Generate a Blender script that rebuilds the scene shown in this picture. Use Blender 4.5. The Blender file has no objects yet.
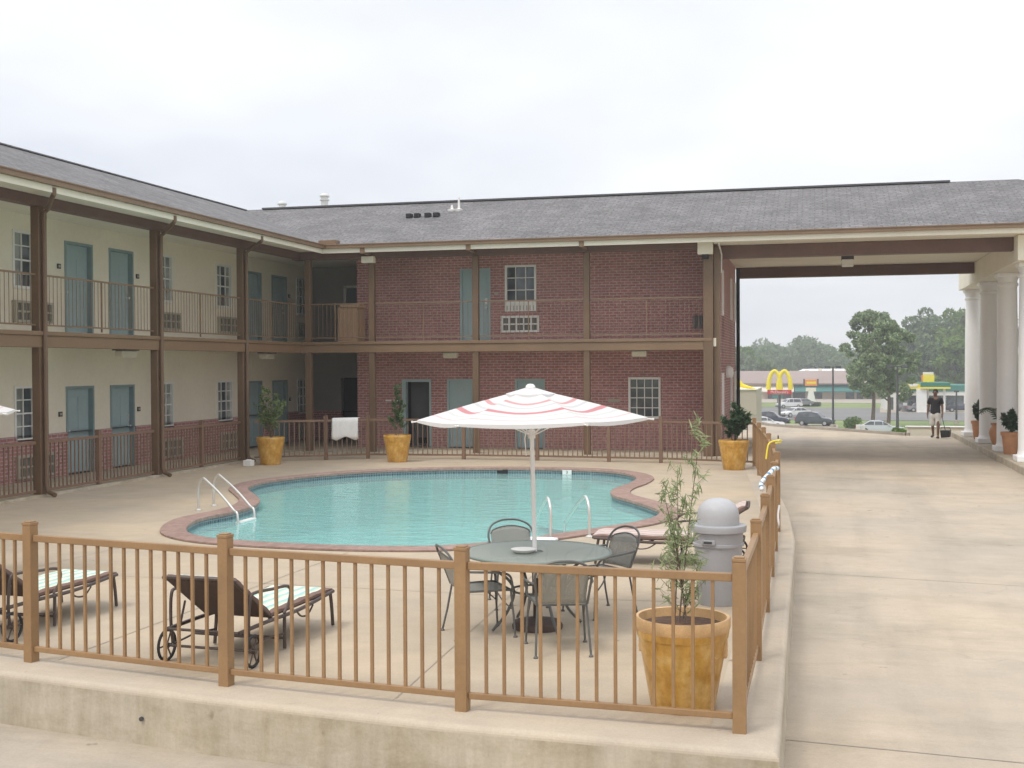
import bpy, bmesh, math, random
import numpy as np
from mathutils import Vector, Matrix
from mathutils.geometry import tessellate_polygon
random.seed(7)
R = math.radians
SC = bpy.context.scene
COL = SC.collection

# ------------------------------------------------------------------ camera
yaw, pit, rol = R(14.17), R(.86), R(.29)
d = Vector((-math.sin(yaw)*math.cos(pit), math.cos(yaw)*math.cos(pit), -math.sin(pit)))
r0 = Vector((math.cos(yaw), math.sin(yaw), 0)); u0 = r0.cross(d)
rr = r0*math.cos(rol) - u0*math.sin(rol); uu = u0*math.cos(rol) + r0*math.sin(rol)
cd = bpy.data.cameras.new('camera'); cam = bpy.data.objects.new('camera', cd); COL.objects.link(cam)
M = Matrix((( rr.x, uu.x, -d.x, 0), (rr.y, uu.y, -d.y, 0), (rr.z, uu.z, -d.z, 2.46), (0, 0, 0, 1)))
cam.matrix_world = M
cd.sensor_width = 36; cd.lens = 1200/1024*36; cd.clip_end = 6000; cd.clip_start = .05
SC.camera = cam

# ------------------------------------------------------------------ light
SC.view_settings.view_transform = 'Standard'; SC.view_settings.look = 'None'
SC.view_settings.exposure = 0.74; SC.view_settings.gamma = 1
SUN_EL, SUN_AZ = R(58), R(215)          # azimuth from +Y, clockwise: behind and left of the camera
W = bpy.data.worlds.new('World'); SC.world = W; W.use_nodes = True
nt = W.node_tree; nt.nodes.clear()
def nd(nt, t, **k):
    n = nt.nodes.new(t)
    for a, b in k.items():
        if a.startswith('i_'):
            n.inputs[a[2:].replace('_', ' ')].default_value = b
        else: setattr(n, a, b)
    return n
sky = nd(nt, 'ShaderNodeTexSky', sky_type='NISHITA', sun_disc=False, sun_elevation=SUN_EL, sun_rotation=SUN_AZ)
bg1 = nd(nt, 'ShaderNodeBackground'); bg1.inputs[1].default_value = .1
nt.links.new(sky.outputs[0], bg1.inputs[0])
tc = nd(nt, 'ShaderNodeTexCoord')
sep = nd(nt, 'ShaderNodeSeparateXYZ'); nt.links.new(tc.outputs['Generated'], sep.inputs[0])
mx = nd(nt, 'ShaderNodeMath', operation='MAXIMUM'); nt.links.new(sep.outputs[2], mx.inputs[0]); mx.inputs[1].default_value = 0.0
ad = nd(nt, 'ShaderNodeMath', operation='ADD'); nt.links.new(mx.outputs[0], ad.inputs[0]); ad.inputs[1].default_value = .16
dx = nd(nt, 'ShaderNodeMath', operation='DIVIDE'); dy = nd(nt, 'ShaderNodeMath', operation='DIVIDE')
nt.links.new(sep.outputs[0], dx.inputs[0]); nt.links.new(ad.outputs[0], dx.inputs[1])
nt.links.new(sep.outputs[1], dy.inputs[0]); nt.links.new(ad.outputs[0], dy.inputs[1])
cmb = nd(nt, 'ShaderNodeCombineXYZ'); nt.links.new(dx.outputs[0], cmb.inputs[0]); nt.links.new(dy.outputs[0], cmb.inputs[1])
nz = nd(nt, 'ShaderNodeTexNoise'); nz.inputs['Scale'].default_value = .55; nz.inputs['Detail'].default_value = 4.5
nz.inputs['Roughness'].default_value = .5; nz.inputs['Distortion'].default_value = .15
nt.links.new(cmb.outputs[0], nz.inputs['Vector'])
cr = nd(nt, 'ShaderNodeValToRGB')
cr.color_ramp.elements[0].position = .38; cr.color_ramp.elements[0].color = (.525, .55, .60, 1)
cr.color_ramp.elements[1].position = .60; cr.color_ramp.elements[1].color = (.725, .73, .745, 1)
nt.links.new(nz.outputs[0], cr.inputs[0])
# an overcast dome is brighter overhead than at the horizon
mr = nd(nt, 'ShaderNodeMapRange', clamp=True); nt.links.new(sep.outputs[2], mr.inputs[0])
mr.inputs[1].default_value = .3; mr.inputs[2].default_value = .9; mr.inputs[3].default_value = 1.0; mr.inputs[4].default_value = 1.5
bg2 = nd(nt, 'ShaderNodeBackground'); nt.links.new(cr.outputs[0], bg2.inputs[0]); nt.links.new(mr.outputs[0], bg2.inputs[1])
ms = nd(nt, 'ShaderNodeMixShader'); ms.inputs[0].default_value = .94
nt.links.new(bg1.outputs[0], ms.inputs[1]); nt.links.new(bg2.outputs[0], ms.inputs[2])
wo = nd(nt, 'ShaderNodeOutputWorld'); nt.links.new(ms.outputs[0], wo.inputs[0])

sl = bpy.data.lights.new('sun', 'SUN'); sl.energy = 0.95; sl.angle = R(18); sl.color = (1, .95, .87)
so = bpy.data.objects.new('sun', sl); COL.objects.link(so)
sd = Vector((math.sin(SUN_AZ)*math.cos(SUN_EL), math.cos(SUN_AZ)*math.cos(SUN_EL), math.sin(SUN_EL)))
so.rotation_euler = sd.to_track_quat('Z', 'Y').to_euler(); so.location = (0, 0, 40)

# ------------------------------------------------------------------ materials
MATS = {}
def newmat(name):
    m = bpy.data.materials.new(name); m.use_nodes = True; m.node_tree.nodes.clear(); MATS[name] = m
    t = m.node_tree; p = nd(t, 'ShaderNodeBsdfPrincipled'); o = nd(t, 'ShaderNodeOutputMaterial')
    t.links.new(p.outputs[0], o.inputs[0]); return m, t, p, o
def coords(t, kind='Object', scale=(1, 1, 1)):
    c = nd(t, 'ShaderNodeTexCoord'); mp = nd(t, 'ShaderNodeMapping'); mp.inputs['Scale'].default_value = scale
    t.links.new(c.outputs[kind], mp.inputs[0]); return mp.outputs[0]
def noise(t, vec, scale, detail=4, rough=.55):
    n = nd(t, 'ShaderNodeTexNoise'); n.inputs['Scale'].default_value = scale; n.inputs['Detail'].default_value = detail
    n.inputs['Roughness'].default_value = rough; t.links.new(vec, n.inputs['Vector']); return n.outputs[0]
def ramp(t, fac, stops):
    c = nd(t, 'ShaderNodeValToRGB'); e = c.color_ramp.elements
    while len(e) < len(stops): e.new(.5)
    for q, (p, col) in zip(e, stops):
        q.position = p; q.color = (*col, 1) if len(col) == 3 else col
    t.links.new(fac, c.inputs[0]); return c.outputs[0]
def mul(t, a, b, fac=1, mode='MULTIPLY'):
    m = nd(t, 'ShaderNodeMix', data_type='RGBA', blend_type=mode); m.inputs[0].default_value = fac
    for s, v in ((6, a), (7, b)):
        if isinstance(v, tuple): m.inputs[s].default_value = (*v, 1)
        else: t.links.new(v, m.inputs[s])
    return m.outputs[2]
def mixf(t, f, a, b):
    m = nd(t, 'ShaderNodeMix', data_type='RGBA'); t.links.new(f, m.inputs[0])
    for s, v in ((6, a), (7, b)):
        if isinstance(v, tuple): m.inputs[s].default_value = (*v, 1)
        else: t.links.new(v, m.inputs[s])
    return m.outputs[2]
def bump(t, p, h, strength=.3, dist=.01):
    b = nd(t, 'ShaderNodeBump'); b.inputs['Strength'].default_value = strength; b.inputs['Distance'].default_value = dist
    t.links.new(h, b.inputs['Height']); t.links.new(b.outputs[0], p.inputs['Normal'])
def g(v): return (v, v, v)
def mat(name, col, rough=.6, metal=0, var=.12, vs=2.5, bs=0, bst=.2, spec=.5, coat=0):
    m, t, p, o = newmat(name); v = coords(t)
    n = noise(t, v, vs, 5)
    c = mul(t, col, ramp(t, n, [(.3, g(1-var)), (.7, g(1+var))]))
    n2 = noise(t, v, vs*14, 3); c = mul(t, c, ramp(t, n2, [(.3, g(1-var*.5)), (.7, g(1+var*.4))]))
    t.links.new(c, p.inputs['Base Color']); p.inputs['Roughness'].default_value = rough
    p.inputs['Metallic'].default_value = metal; p.inputs['Specular IOR Level'].default_value = spec
    p.inputs['Coat Weight'].default_value = coat
    if bs: bump(t, p, noise(t, v, bs, 4), bst)
    return m
def concrete(name, col, patch=.16, streak=False, warm=(1.04, .99, .93), pscale=.35, worn=False):
    m, t, p, o = newmat(name); v = coords(t)
    c = mul(t, col, ramp(t, noise(t, v, pscale, 5, .6), [(.32, (1-patch, 1-patch, 1-patch*.9)), (.62, warm)]))
    c = mul(t, c, ramp(t, noise(t, v, 1.9, 6, .65), [(.3, g(.9)), (.68, g(1.05))]))
    c = mul(t, c, ramp(t, noise(t, v, 45, 3, .7), [(.3, g(.93)), (.7, g(1.05))]))
    # brushed streaks across the slab
    c = mul(t, c, ramp(t, noise(t, coords(t, scale=(1.1, 7, 1)), 1.0, 5, .65), [(.35, g(.975)), (.65, g(1.015))]))
    # small dark spots and stains
    c = mul(t, c, ramp(t, noise(t, v, 5.5, 2, .4), [(.2, (.62, .6, .57)), (.27, g(1))]))
    if worn:       # tyre tracks, old wet patches and hairline cracks that stay with the slab
        c = mul(t, c, ramp(t, noise(t, coords(t, scale=(1.5, .16, 1)), .8, 4, .6), [(.36, (.90, .90, .90)), (.52, g(1))]))
        c = mul(t, c, ramp(t, noise(t, coords(t, scale=(.5, 1.6, 1)), .55, 5, .7), [(.38, (.89, .90, .89)), (.50, g(1))]))
        vo = nd(t, 'ShaderNodeTexVoronoi', feature='DISTANCE_TO_EDGE'); vo.inputs['Scale'].default_value = .22
        wv = nd(t, 'ShaderNodeVectorMath', operation='ADD'); nn = nd(t, 'ShaderNodeTexNoise'); nn.inputs['Scale'].default_value = 1.5; t.links.new(v, nn.inputs['Vector'])
        t.links.new(v, wv.inputs[0]); t.links.new(nn.outputs['Color'], wv.inputs[1]); t.links.new(wv.outputs[0], vo.inputs['Vector'])
        c = mul(t, c, ramp(t, vo.outputs[0], [(.0, g(.90)), (.0012, g(1))]))
    if streak:
        c = mul(t, c, ramp(t, noise(t, coords(t, scale=(3.2, 3.2, .35)), 1.4, 5, .65), [(.34, (.82, .80, .74)), (.6, g(1.02))]))
        c = mul(t, c, ramp(t, noise(t, coords(t, scale=(1, 1, 2.2)), 1.3, 5, .7), [(.36, (.80, .78, .72)), (.56, g(1))]))
    t.links.new(c, p.inputs['Base Color']); p.inputs['Roughness'].default_value = .85
    p.inputs['Specular IOR Level'].default_value = .25
    bump(t, p, noise(t, v, 60, 4), .25, .006)
    return m
def bricks(name, c1, c2, mortar, bw, bh, ms_, rough=.85, off=.5, bst=.5, vary=.25):
    m, t, p, o = newmat(name)
    uv = coords(t, 'UV')
    b = nd(t, 'ShaderNodeTexBrick', offset=off); b.inputs['Scale'].default_value = 1
    b.inputs['Brick Width'].default_value = bw; b.inputs['Row Height'].default_value = bh; b.inputs['Mortar Size'].default_value = ms_
    b.inputs['Mortar Smooth'].default_value = .2; b.inputs['Bias'].default_value = 0
    b.inputs['Color1'].default_value = (*c1, 1); b.inputs['Color2'].default_value = (*c2, 1); b.inputs['Mortar'].default_value = (*mortar, 1)
    t.links.new(uv, b.inputs['Vector'])
    c = mul(t, b.outputs[0], ramp(t, noise(t, uv, .8, 4), [(.3, g(1-vary*.5)), (.7, g(1+vary*.4))]))
    c = mul(t, c, ramp(t, noise(t, uv, 11, 3), [(.3, g(1-vary)), (.7, g(1+vary*.6))]))
    t.links.new(c, p.inputs['Base Color']); p.inputs['Roughness'].default_value = rough; p.inputs['Specular IOR Level'].default_value = .2
    iv = nd(t, 'ShaderNodeMath', operation='SUBTRACT'); iv.inputs[0].default_value = 1; t.links.new(b.outputs['Fac'], iv.inputs[1])
    bump(t, p, iv.outputs[0], bst, .008)
    return m
def leafmat(name, c1, c2, trans=.3):
    m, t, p, o = newmat(name)
    ge = nd(t, 'ShaderNodeNewGeometry')
    c = ramp(t, ge.outputs['Random Per Island'], [(0, c1), (1, c2)])
    c = mul(t, c, ramp(t, noise(t, coords(t), .45, 3), [(.32, g(.7)), (.68, g(1.3))]))
    t.links.new(c, p.inputs['Base Color']); p.inputs['Roughness'].default_value = .55; p.inputs['Specular IOR Level'].default_value = .3
    tr = nd(t, 'ShaderNodeBsdfTranslucent'); t.links.new(c, tr.inputs[0])
    x = nd(t, 'ShaderNodeMixShader'); x.inputs[0].default_value = trans
    t.links.new(p.outputs[0], x.inputs[1]); t.links.new(tr.outputs[0], x.inputs[2]); t.links.new(x.outputs[0], o.inputs[0])
    return m
DRIVE = concrete('drive_concrete', (.51, .445, .36), .17, pscale=.20, warm=(1.04, .985, .92), worn=True)
DECK = concrete('deck_concrete', (.50, .425, .325), .12, pscale=.4)
KERB = concrete('wall_concrete', (.54, .49, .405), .10, streak=True)
KTOP = concrete('kerb_top_concrete', (.53, .465, .375), .12)
JOINT = mat('joint_dirt', (.36, .32, .27), .9)
BRICK = bricks('red_brick', (.47, .215, .20), (.385, .17, .165), (.54, .43, .41), .215, .077, .011)
SHING = bricks('asphalt_shingles', (.232, .224, .224), (.185, .178, .180), (.135, .13, .132), .33, .16, .012, .9, .37, .6, .36)
COPE = bricks('coping_brick', (.38, .255, .215), (.32, .215, .18), (.32, .24, .205), .2, .1, .004, .8, .5, .3, .2)
CREAM = mat('cream_stucco', (.82, .75, .62), .8, var=.05, vs=.7, bs=60, bst=.12)
SOFF = mat('cream_soffit', (.80, .745, .63), .75, var=.05, vs=.6)
WHITE = mat('white_paint', (.80, .79, .76), .45, var=.04, vs=1.2)
COLW = mat('column_white', (.88, .875, .87), .5, var=.03, vs=.8)
BROWN = mat('brown_paint', (.158, .098, .057), .5, var=.12, vs=1.5)
BEAMB = mat('dark_brown_beam', (.15, .085, .07), .6, var=.12, vs=1.2)
GUT = mat('gutter_brown', (.215, .135, .078), .45, var=.1, vs=1.2)
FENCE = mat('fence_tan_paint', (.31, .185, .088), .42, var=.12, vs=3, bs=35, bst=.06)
FENCEB = mat('fence_mid_brown', (.205, .125, .082), .5, var=.12, vs=3)  # darker brown for the far and left railing runs
TEAL = mat('teal_door_paint', (.36, .465, .48), .5, var=.06, vs=1.2)
TEALD = mat('teal_frame_paint', (.25, .33, .345), .5, var=.06)
SHADEW = mat('shaded_cream_wall', (.30, .29, .27), .8, var=.08, vs=.8)  # cream recess wall with its deep shade put into the grey
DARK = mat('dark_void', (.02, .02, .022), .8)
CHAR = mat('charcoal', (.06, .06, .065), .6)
METAL = mat('brushed_steel', (.68, .67, .64), .3, metal=.55, var=.05)
ACG = mat('ac_grille', (.42, .40, .33), .6, var=.08)
PLAST = mat('grey_plastic', (.40, .40, .415), .5, var=.06, vs=4, bs=12, bst=.08)
TAN = mat('tan_board', (.42, .27, .17), .7, var=.08)
POTG = None
WIRE = mat('wrought_iron', (.135, .135, .13), .45, metal=.3, var=.15, vs=8)
BRONZE = mat('bronze_metal', (.10, .075, .065), .45, metal=.4, var=.15, vs=6)
SLING = mat('brown_sling', (.085, .055, .045), .8, var=.15, vs=8)
BARK = mat('bark', (.16, .12, .09), .9, var=.3, vs=6, bs=20, bst=.5)
SOIL = mat('mulch', (.10, .055, .035), .95, var=.5, vs=25, bs=40, bst=.8)
TERRA = mat('terracotta', (.55, .27, .14), .75, var=.12, vs=5)
GRASS = None
ASPH = mat('asphalt', (.20, .195, .19), .9, var=.12, vs=.1)
YEL = mat('yellow_plastic', (.88, .70, .03), .35, var=.03)
RED = mat('sign_red', (.55, .03, .03), .4)
ORANGE = mat('sign_orange', (.85, .28, .04), .4)
GREENP = mat('station_green', (.01, .17, .10), .5)
TEALA = mat('awning_teal', (.05, .20, .18), .6)
ROOFM = mat('mall_roof', (.34, .26, .23), .8, var=.1, vs=.1)
BEIGE = mat('beige_panel', (.47, .405, .345), .8, var=.04, vs=.3)
STORE = mat('store_wall', (.55, .45, .36), .8, var=.06, vs=.2)
TYRE = mat('tyre', (.025, .025, .025), .8)
LEAF1 = leafmat('oak_leaves', (.14, .19, .10), (.34, .42, .23))
LEAF2 = leafmat('wood_leaves', (.085, .135, .06), (.22, .30, .13))
LEAF3 = leafmat('bright_leaves', (.09, .16, .025), (.20, .29, .06))
LEAF4 = leafmat('willowy_leaves', (.10, .15, .055), (.27, .34, .14), .4)
LEAF6 = leafmat('pale_willowy_leaves', (.20, .26, .13), (.50, .56, .32), .4)
LEAF4D = leafmat('mid_green_leaves', (.06, .10, .04), (.15, .21, .09), .35)
LEAF5 = leafmat('dark_potted_leaves', (.03, .06, .028), (.085, .14, .065))
def mk_grass():
    m, t, p, o = newmat('grass'); v = coords(t)
    c = ramp(t, noise(t, v, .09, 6, .65), [(.3, (.12, .17, .05)), (.55, (.21, .27, .085)), (.75, (.30, .32, .14))])
    c = mul(t, c, ramp(t, noise(t, v, 3, 4), [(.3, g(.8)), (.7, g(1.2))]))
    t.links.new(c, p.inputs['Base Color']); p.inputs['Roughness'].default_value = .95; return m
GRASS = mk_grass()
def mk_pot():
    m, t, p, o = newmat('amber_glazed_clay'); v = coords(t)
    c = ramp(t, noise(t, v, 5, 6, .7), [(.28, (.40, .18, .022)), (.5, (.60, .33, .06)), (.70, (.74, .50, .19))])
    c = mul(t, c, ramp(t, noise(t, coords(t, scale=(6, 6, 1)), 3, 4), [(.3, g(.82)), (.7, g(1.12))]))
    t.links.new(c, p.inputs['Base Color']); p.inputs['Roughness'].default_value = .32; p.inputs['Coat Weight'].default_value = .35
    bump(t, p, noise(t, v, 14, 4), .35, .01); return m
POTG = mk_pot()
def mk_rim():
    return mat('pot_rim_buff', (.66, .42, .20), .45, var=.2, vs=7, bs=20, bst=.2)
RIMB = mk_rim()
def mk_water():
    m, t, p, o = newmat('pool_water'); v = coords(t)
    t.nodes.remove(p)
    b = nd(t, 'ShaderNodeBump'); b.inputs['Strength'].default_value = .5; b.inputs['Distance'].default_value = .035
    wv = noise(t, coords(t, scale=(1, 1.7, 1)), 2.6, 4, .55); t.links.new(wv, b.inputs['Height'])
    gl = nd(t, 'ShaderNodeBsdfGlossy'); gl.inputs['Roughness'].default_value = .06; gl.inputs['Color'].default_value = (.95, 1, 1, 1)
    t.links.new(b.outputs[0], gl.inputs['Normal'])
    df = nd(t, 'ShaderNodeBsdfDiffuse'); df.inputs['Color'].default_value = (.54, .86, .85, 1)
    tr = nd(t, 'ShaderNodeBsdfTransparent'); tr.inputs['Color'].default_value = (.62, .93, .90, 1)
    a = nd(t, 'ShaderNodeMixShader'); a.inputs[0].default_value = .46
    t.links.new(tr.outputs[0], a.inputs[1]); t.links.new(df.outputs[0], a.inputs[2])
    fr = nd(t, 'ShaderNodeFresnel'); fr.inputs[0].default_value = 1.33; t.links.new(b.outputs[0], fr.inputs['Normal'])
    x = nd(t, 'ShaderNodeMixShader'); t.links.new(fr.outputs[0], x.inputs[0])
    t.links.new(a.outputs[0], x.inputs[1]); t.links.new(gl.outputs[0], x.inputs[2]); t.links.new(x.outputs[0], o.inputs[0])
    return m
WATER = mk_water()
BASIN = mat('pool_plaster', (.66, .90, .87), .7, var=.05)
def mk_tile():
    return bricks('pool_tile', (.07, .11, .14), (.13, .18, .20), (.30, .35, .36), .06, .06, .007, .3, 0, .2, .2)
TILE = mk_tile()
def mk_glass(name, c=(.05, .06, .07), ro=.08):
    m, t, p, o = newmat(name); p.inputs['Base Color'].default_value = (*c, 1); p.inputs['Roughness'].default_value = ro
    p.inputs['Specular IOR Level'].default_value = .8
    cc = ramp(t, noise(t, coords(t), 1.6, 2), [(.4, c), (.6, tuple(min(1, q*1.8+.03) for q in c))]); t.links.new(cc, p.inputs['Base Color'])
    return m
GLASS = mk_glass('window_glass')
CURT = mk_glass('curtained_glass', (.20, .21, .20), .25)
def mk_mesh(name, col, cover):
    m, t, p, o = newmat(name); p.inputs['Base Color'].default_value = (*col, 1); p.inputs['Roughness'].default_value = .5
    p.inputs['Metallic'].default_value = .2
    wv = nd(t, 'ShaderNodeTexVoronoi', feature='DISTANCE_TO_EDGE'); wv.inputs['Scale'].default_value = 150; t.links.new(coords(t), wv.inputs['Vector'])
    th = nd(t, 'ShaderNodeMath', operation='LESS_THAN'); t.links.new(wv.outputs[0], th.inputs[0]); th.inputs[1].default_value = cover
    tr = nd(t, 'ShaderNodeBsdfTransparent'); x = nd(t, 'ShaderNodeMixShader')
    t.links.new(th.outputs[0], x.inputs[0]); t.links.new(tr.outputs[0], x.inputs[1]); t.links.new(p.outputs[0], x.inputs[2]); t.links.new(x.outputs[0], o.inputs[0])
    return m
MESHG = mk_mesh('expanded_metal', (.33, .33, .30), .19)
TOPG = mk_mesh('tabletop_metal', (.34, .385, .34), .20)
def mk_stripe(name, base, stripe, freq, axis=0, second=None, w=.5):
    m, t, p, o = newmat(name)
    s = nd(t, 'ShaderNodeSeparateXYZ'); t.links.new(coords(t), s.inputs[0])
    f = nd(t, 'ShaderNodeMath', operation='MULTIPLY'); t.links.new(s.outputs[axis], f.inputs[0]); f.inputs[1].default_value = freq
    fr = nd(t, 'ShaderNodeMath', operation='FRACT'); t.links.new(f.outputs[0], fr.inputs[0])
    st = [(0, base), (w, base), (w+.02, stripe), (.8, stripe), (.82, second or base)]
    cr_ = nd(t, 'ShaderNodeValToRGB'); cr_.color_ramp.interpolation = 'CONSTANT'; e = cr_.color_ramp.elements
    while len(e) < len(st): e.new(.5)
    for q, (pp, c) in zip(e, st): q.position = pp; q.color = (*c, 1)
    t.links.new(fr.outputs[0], cr_.inputs[0])
    c = mul(t, cr_.outputs[0], ramp(t, noise(t, coords(t), 9, 4), [(.3, g(.9)), (.7, g(1.06))]))
    t.links.new(c, p.inputs['Base Color']); p.inputs['Roughness'].default_value = .9
    bump(t, p, noise(t, coords(t), 22, 3), .3, .01); return m
TOWEL = mk_stripe('aqua_striped_cushion', (.70, .71, .60), (.36, .58, .56), 8, 0, (.52, .64, .48))
PINKS = mk_stripe('rose_striped_cushion', (.62, .52, .46), (.46, .34, .31), 6, 0, (.58, .46, .42))
def mk_canopy():
    m, t, p, o = newmat('canopy_fabric')
    at = nd(t, 'ShaderNodeAttribute', attribute_name='ring')
    wob = noise(t, coords(t), 2.5, 2)
    a = nd(t, 'ShaderNodeMath', operation='MULTIPLY_ADD'); t.links.new(wob, a.inputs[0]); a.inputs[1].default_value = .05; t.links.new(at.outputs['Fac'], a.inputs[2])
    st = [(0, (.80, .79, .785)), (.395, (.70, .38, .39)), (.435, (.80, .79, .785)), (.50, (.66, .67, .67)), (.53, (.80, .79, .785)),
          (.635, (.66, .29, .31)), (.69, (.80, .79, .785)), (.76, (.70, .71, .70)), (.79, (.80, .79, .785)), (.88, (.74, .58, .58)), (.90, (.80, .79, .785))]
    c = nd(t, 'ShaderNodeValToRGB'); c.color_ramp.interpolation = 'LINEAR'; e = c.color_ramp.elements
    full = []
    for i, (q, k) in enumerate(st):
        if i: full.append((q-.006, st[i-1][1]))
        full.append((q, k))
    while len(e) < len(full): e.new(.5)
    for q, (pp, k) in zip(e, full): q.position = pp; q.color = (*k, 1)
    t.links.new(a.outputs[0], c.inputs[0])
    t.links.new(c.outputs[0], p.inputs['Base Color']); p.inputs['Roughness'].default_value = .85
    tr = nd(t, 'ShaderNodeBsdfTranslucent'); t.links.new(c.outputs[0], tr.inputs[0])
    x = nd(t, 'ShaderNodeMixShader'); x.inputs[0].default_value = .3
    bump(t, p, noise(t, coords(t), 5, 3), .25, .02)
    t.links.new(p.outputs[0], x.inputs[1]); t.links.new(tr.outputs[0], x.inputs[2]); t.links.new(x.outputs[0], o.inputs[0]); return m
CANOPY = mk_canopy()

# ------------------------------------------------------------------ mesh builder
class MB:
    def __init__(s): s.v = []; s.f = []; s.ring = None
    def add(s, vs, fs):
        o = len(s.v); s.v += [tuple(p) for p in vs]; s.f += [tuple(i+o for i in f) for f in fs]; return s
    def box(s, x0, x1, y0, y1, z0, z1):
        return s.add([(x0, y0, z0), (x1, y0, z0), (x1, y1, z0), (x0, y1, z0), (x0, y0, z1), (x1, y0, z1), (x1, y1, z1), (x0, y1, z1)],
                     [(0, 3, 2, 1), (4, 5, 6, 7), (0, 1, 5, 4), (1, 2, 6, 5), (2, 3, 7, 6), (3, 0, 4, 7)])
    def bar(s, p, q, w, h, up=(0, 0, 1)):
        p = Vector(p); q = Vector(q); a = (q-p).normalized(); u = Vector(up)
        sd_ = a.cross(u)
        if sd_.length < 1e-4: sd_ = a.cross(Vector((1, 0, 0)))
        sd_.normalize(); u = sd_.cross(a)
        A = sd_*w/2; B = u*h/2
        return s.add([p-A-B, p+A-B, p+A+B, p-A+B, q-A-B, q+A-B, q+A+B, q-A+B],
                     [(0, 1, 2, 3), (7, 6, 5, 4), (0, 4, 5, 1), (1, 5, 6, 2), (2, 6, 7, 3), (3, 7, 4, 0)])
    def tube(s, pts, r, n=8, closed=False):
        pts = [Vector(p) for p in pts]; k = len(pts)
        rs = r if isinstance(r, (list, tuple)) else [r]*k
        prev = None; rings = []
        for i in range(k):
            if closed: a = pts[(i+1) % k]-pts[i-1]
            else: a = pts[min(i+1, k-1)]-pts[max(i-1, 0)]
            a.normalize()
            if prev is None:
                x = a.orthogonal().normalized()
            else:
                x = prev-a*prev.dot(a)
                x = x.normalized() if x.length > 1e-6 else a.orthogonal().normalized()
            prev = x; y = a.cross(x)
            rings.append([pts[i]+(x*math.cos(2*math.pi*j/n)+y*math.sin(2*math.pi*j/n))*rs[i] for j in range(n)])
        vs = [v for q in rings for v in q]; fs = []
        for i in range(k if closed else k-1):
            b = (i+1) % k
            for j in range(n): fs.append((i*n+j, i*n+(j+1) % n, b*n+(j+1) % n, b*n+j))
        if not closed:
            fs.append(tuple(reversed(range(n)))); fs.append(tuple((k-1)*n+j for j in range(n)))
        return s.add(vs, fs)
    def lathe(s, prof, c=(0, 0, 0), n=28, rot=None):
        vs = []; fs = []
        for (r, z) in prof:
            for j in range(n):
                a = 2*math.pi*j/n; v = Vector((r*math.cos(a), r*math.sin(a), z))
                if rot: v = rot @ v
                vs.append(v+Vector(c))
        for i in range(len(prof)-1):
            for j in range(n): fs.append((i*n+j, i*n+(j+1) % n, (i+1)*n+(j+1) % n, (i+1)*n+j))
        if prof[0][0] > 1e-4: fs.append(tuple(reversed(range(n))))
        if prof[-1][0] > 1e-4: fs.append(tuple((len(prof)-1)*n+j for j in range(n)))
        return s.add(vs, fs)
    def quad(s, *p): return s.add(p, [tuple(range(len(p)))])
    def wall(s, a0, a1, z0, z1, dep, th, holes, axis):
        """sheet wall with openings. axis 'x': runs along X at y=dep, thickness to +y; 'y': runs along Y at x=dep, thickness th (signed)"""
        A = sorted({a0, a1, *[h[0] for h in holes], *[h[1] for h in holes]}); A = [a for a in A if a0 <= a <= a1]
        Zs = sorted({z0, z1, *[h[2] for h in holes], *[h[3] for h in holes]}); Zs = [z for z in Zs if z0 <= z <= z1]
        P = (lambda a, e, z: (a, dep+e, z)) if axis == 'x' else (lambda a, e, z: (dep+e, a, z))
        for i in range(len(A)-1):
            for j in range(len(Zs)-1):
                ca, cz = (A[i]+A[i+1])/2, (Zs[j]+Zs[j+1])/2
                if any(h[0] < ca < h[1] and h[2] < cz < h[3] for h in holes): continue
                for e in (0, th): s.quad(P(A[i], e, Zs[j]), P(A[i+1], e, Zs[j]), P(A[i+1], e, Zs[j+1]), P(A[i], e, Zs[j+1]))
        for h in holes+[(a0, a1, z0, z1)]:
            b0, b1, c0, c1 = max(h[0], a0), min(h[1], a1), max(h[2], z0), min(h[3], z1)
            if b1 <= b0 or c1 <= c0: continue
            s.quad(P(b0, 0, c0), P(b0, th, c0), P(b0, th, c1), P(b0, 0, c1)); s.quad(P(b1, 0, c0), P(b1, th, c0), P(b1, th, c1), P(b1, 0, c1))
            s.quad(P(b0, 0, c0), P(b1, 0, c0), P(b1, th, c0), P(b0, th, c0)); s.quad(P(b0, 0, c1), P(b1, 0, c1), P(b1, th, c1), P(b0, th, c1))
        return s
    def build(s, name, m, parent=None, smooth=False, bevel=0, uv=False, solid=0, subsurf=0):
        me = bpy.data.meshes.new(name)
        off = Vector((0, 0, 0)); q = parent
        while q: off = off+q.location; q = q.parent
        me.from_pydata([(p[0]-off.x, p[1]-off.y, p[2]-off.z) for p in s.v], [], s.f)
        if s.ring is not None:
            at = me.attributes.new('ring', 'FLOAT', 'POINT'); at.data.foreach_set('value', s.ring)
        if uv:
            ul = me.uv_layers.new(name='UVMap')
            for p in me.polygons:
                n = p.normal
                if abs(n.z) > .95: t_, b_ = Vector((1, 0, 0)), Vector((0, 1, 0))
                else:
                    t_ = Vector((0, 0, 1)).cross(n).normalized(); b_ = n.cross(t_)
                for li in p.loop_indices:
                    co = me.vertices[me.loops[li].vertex_index].co+off
                    ul.data[li].uv = (co.dot(t_), co.dot(b_))
        if smooth:
            me.polygons.foreach_set('use_smooth', [True]*len(me.polygons))
            if smooth != 'all': me.set_sharp_from_angle(angle=R(40))
        me.materials.append(m)
        o = bpy.data.objects.new(name, me); COL.objects.link(o)
        if parent: o.parent = parent
        if bevel:
            b = o.modifiers.new('bevel', 'BEVEL'); b.width = bevel; b.segments = 2; b.limit_method = 'ANGLE'
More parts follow.
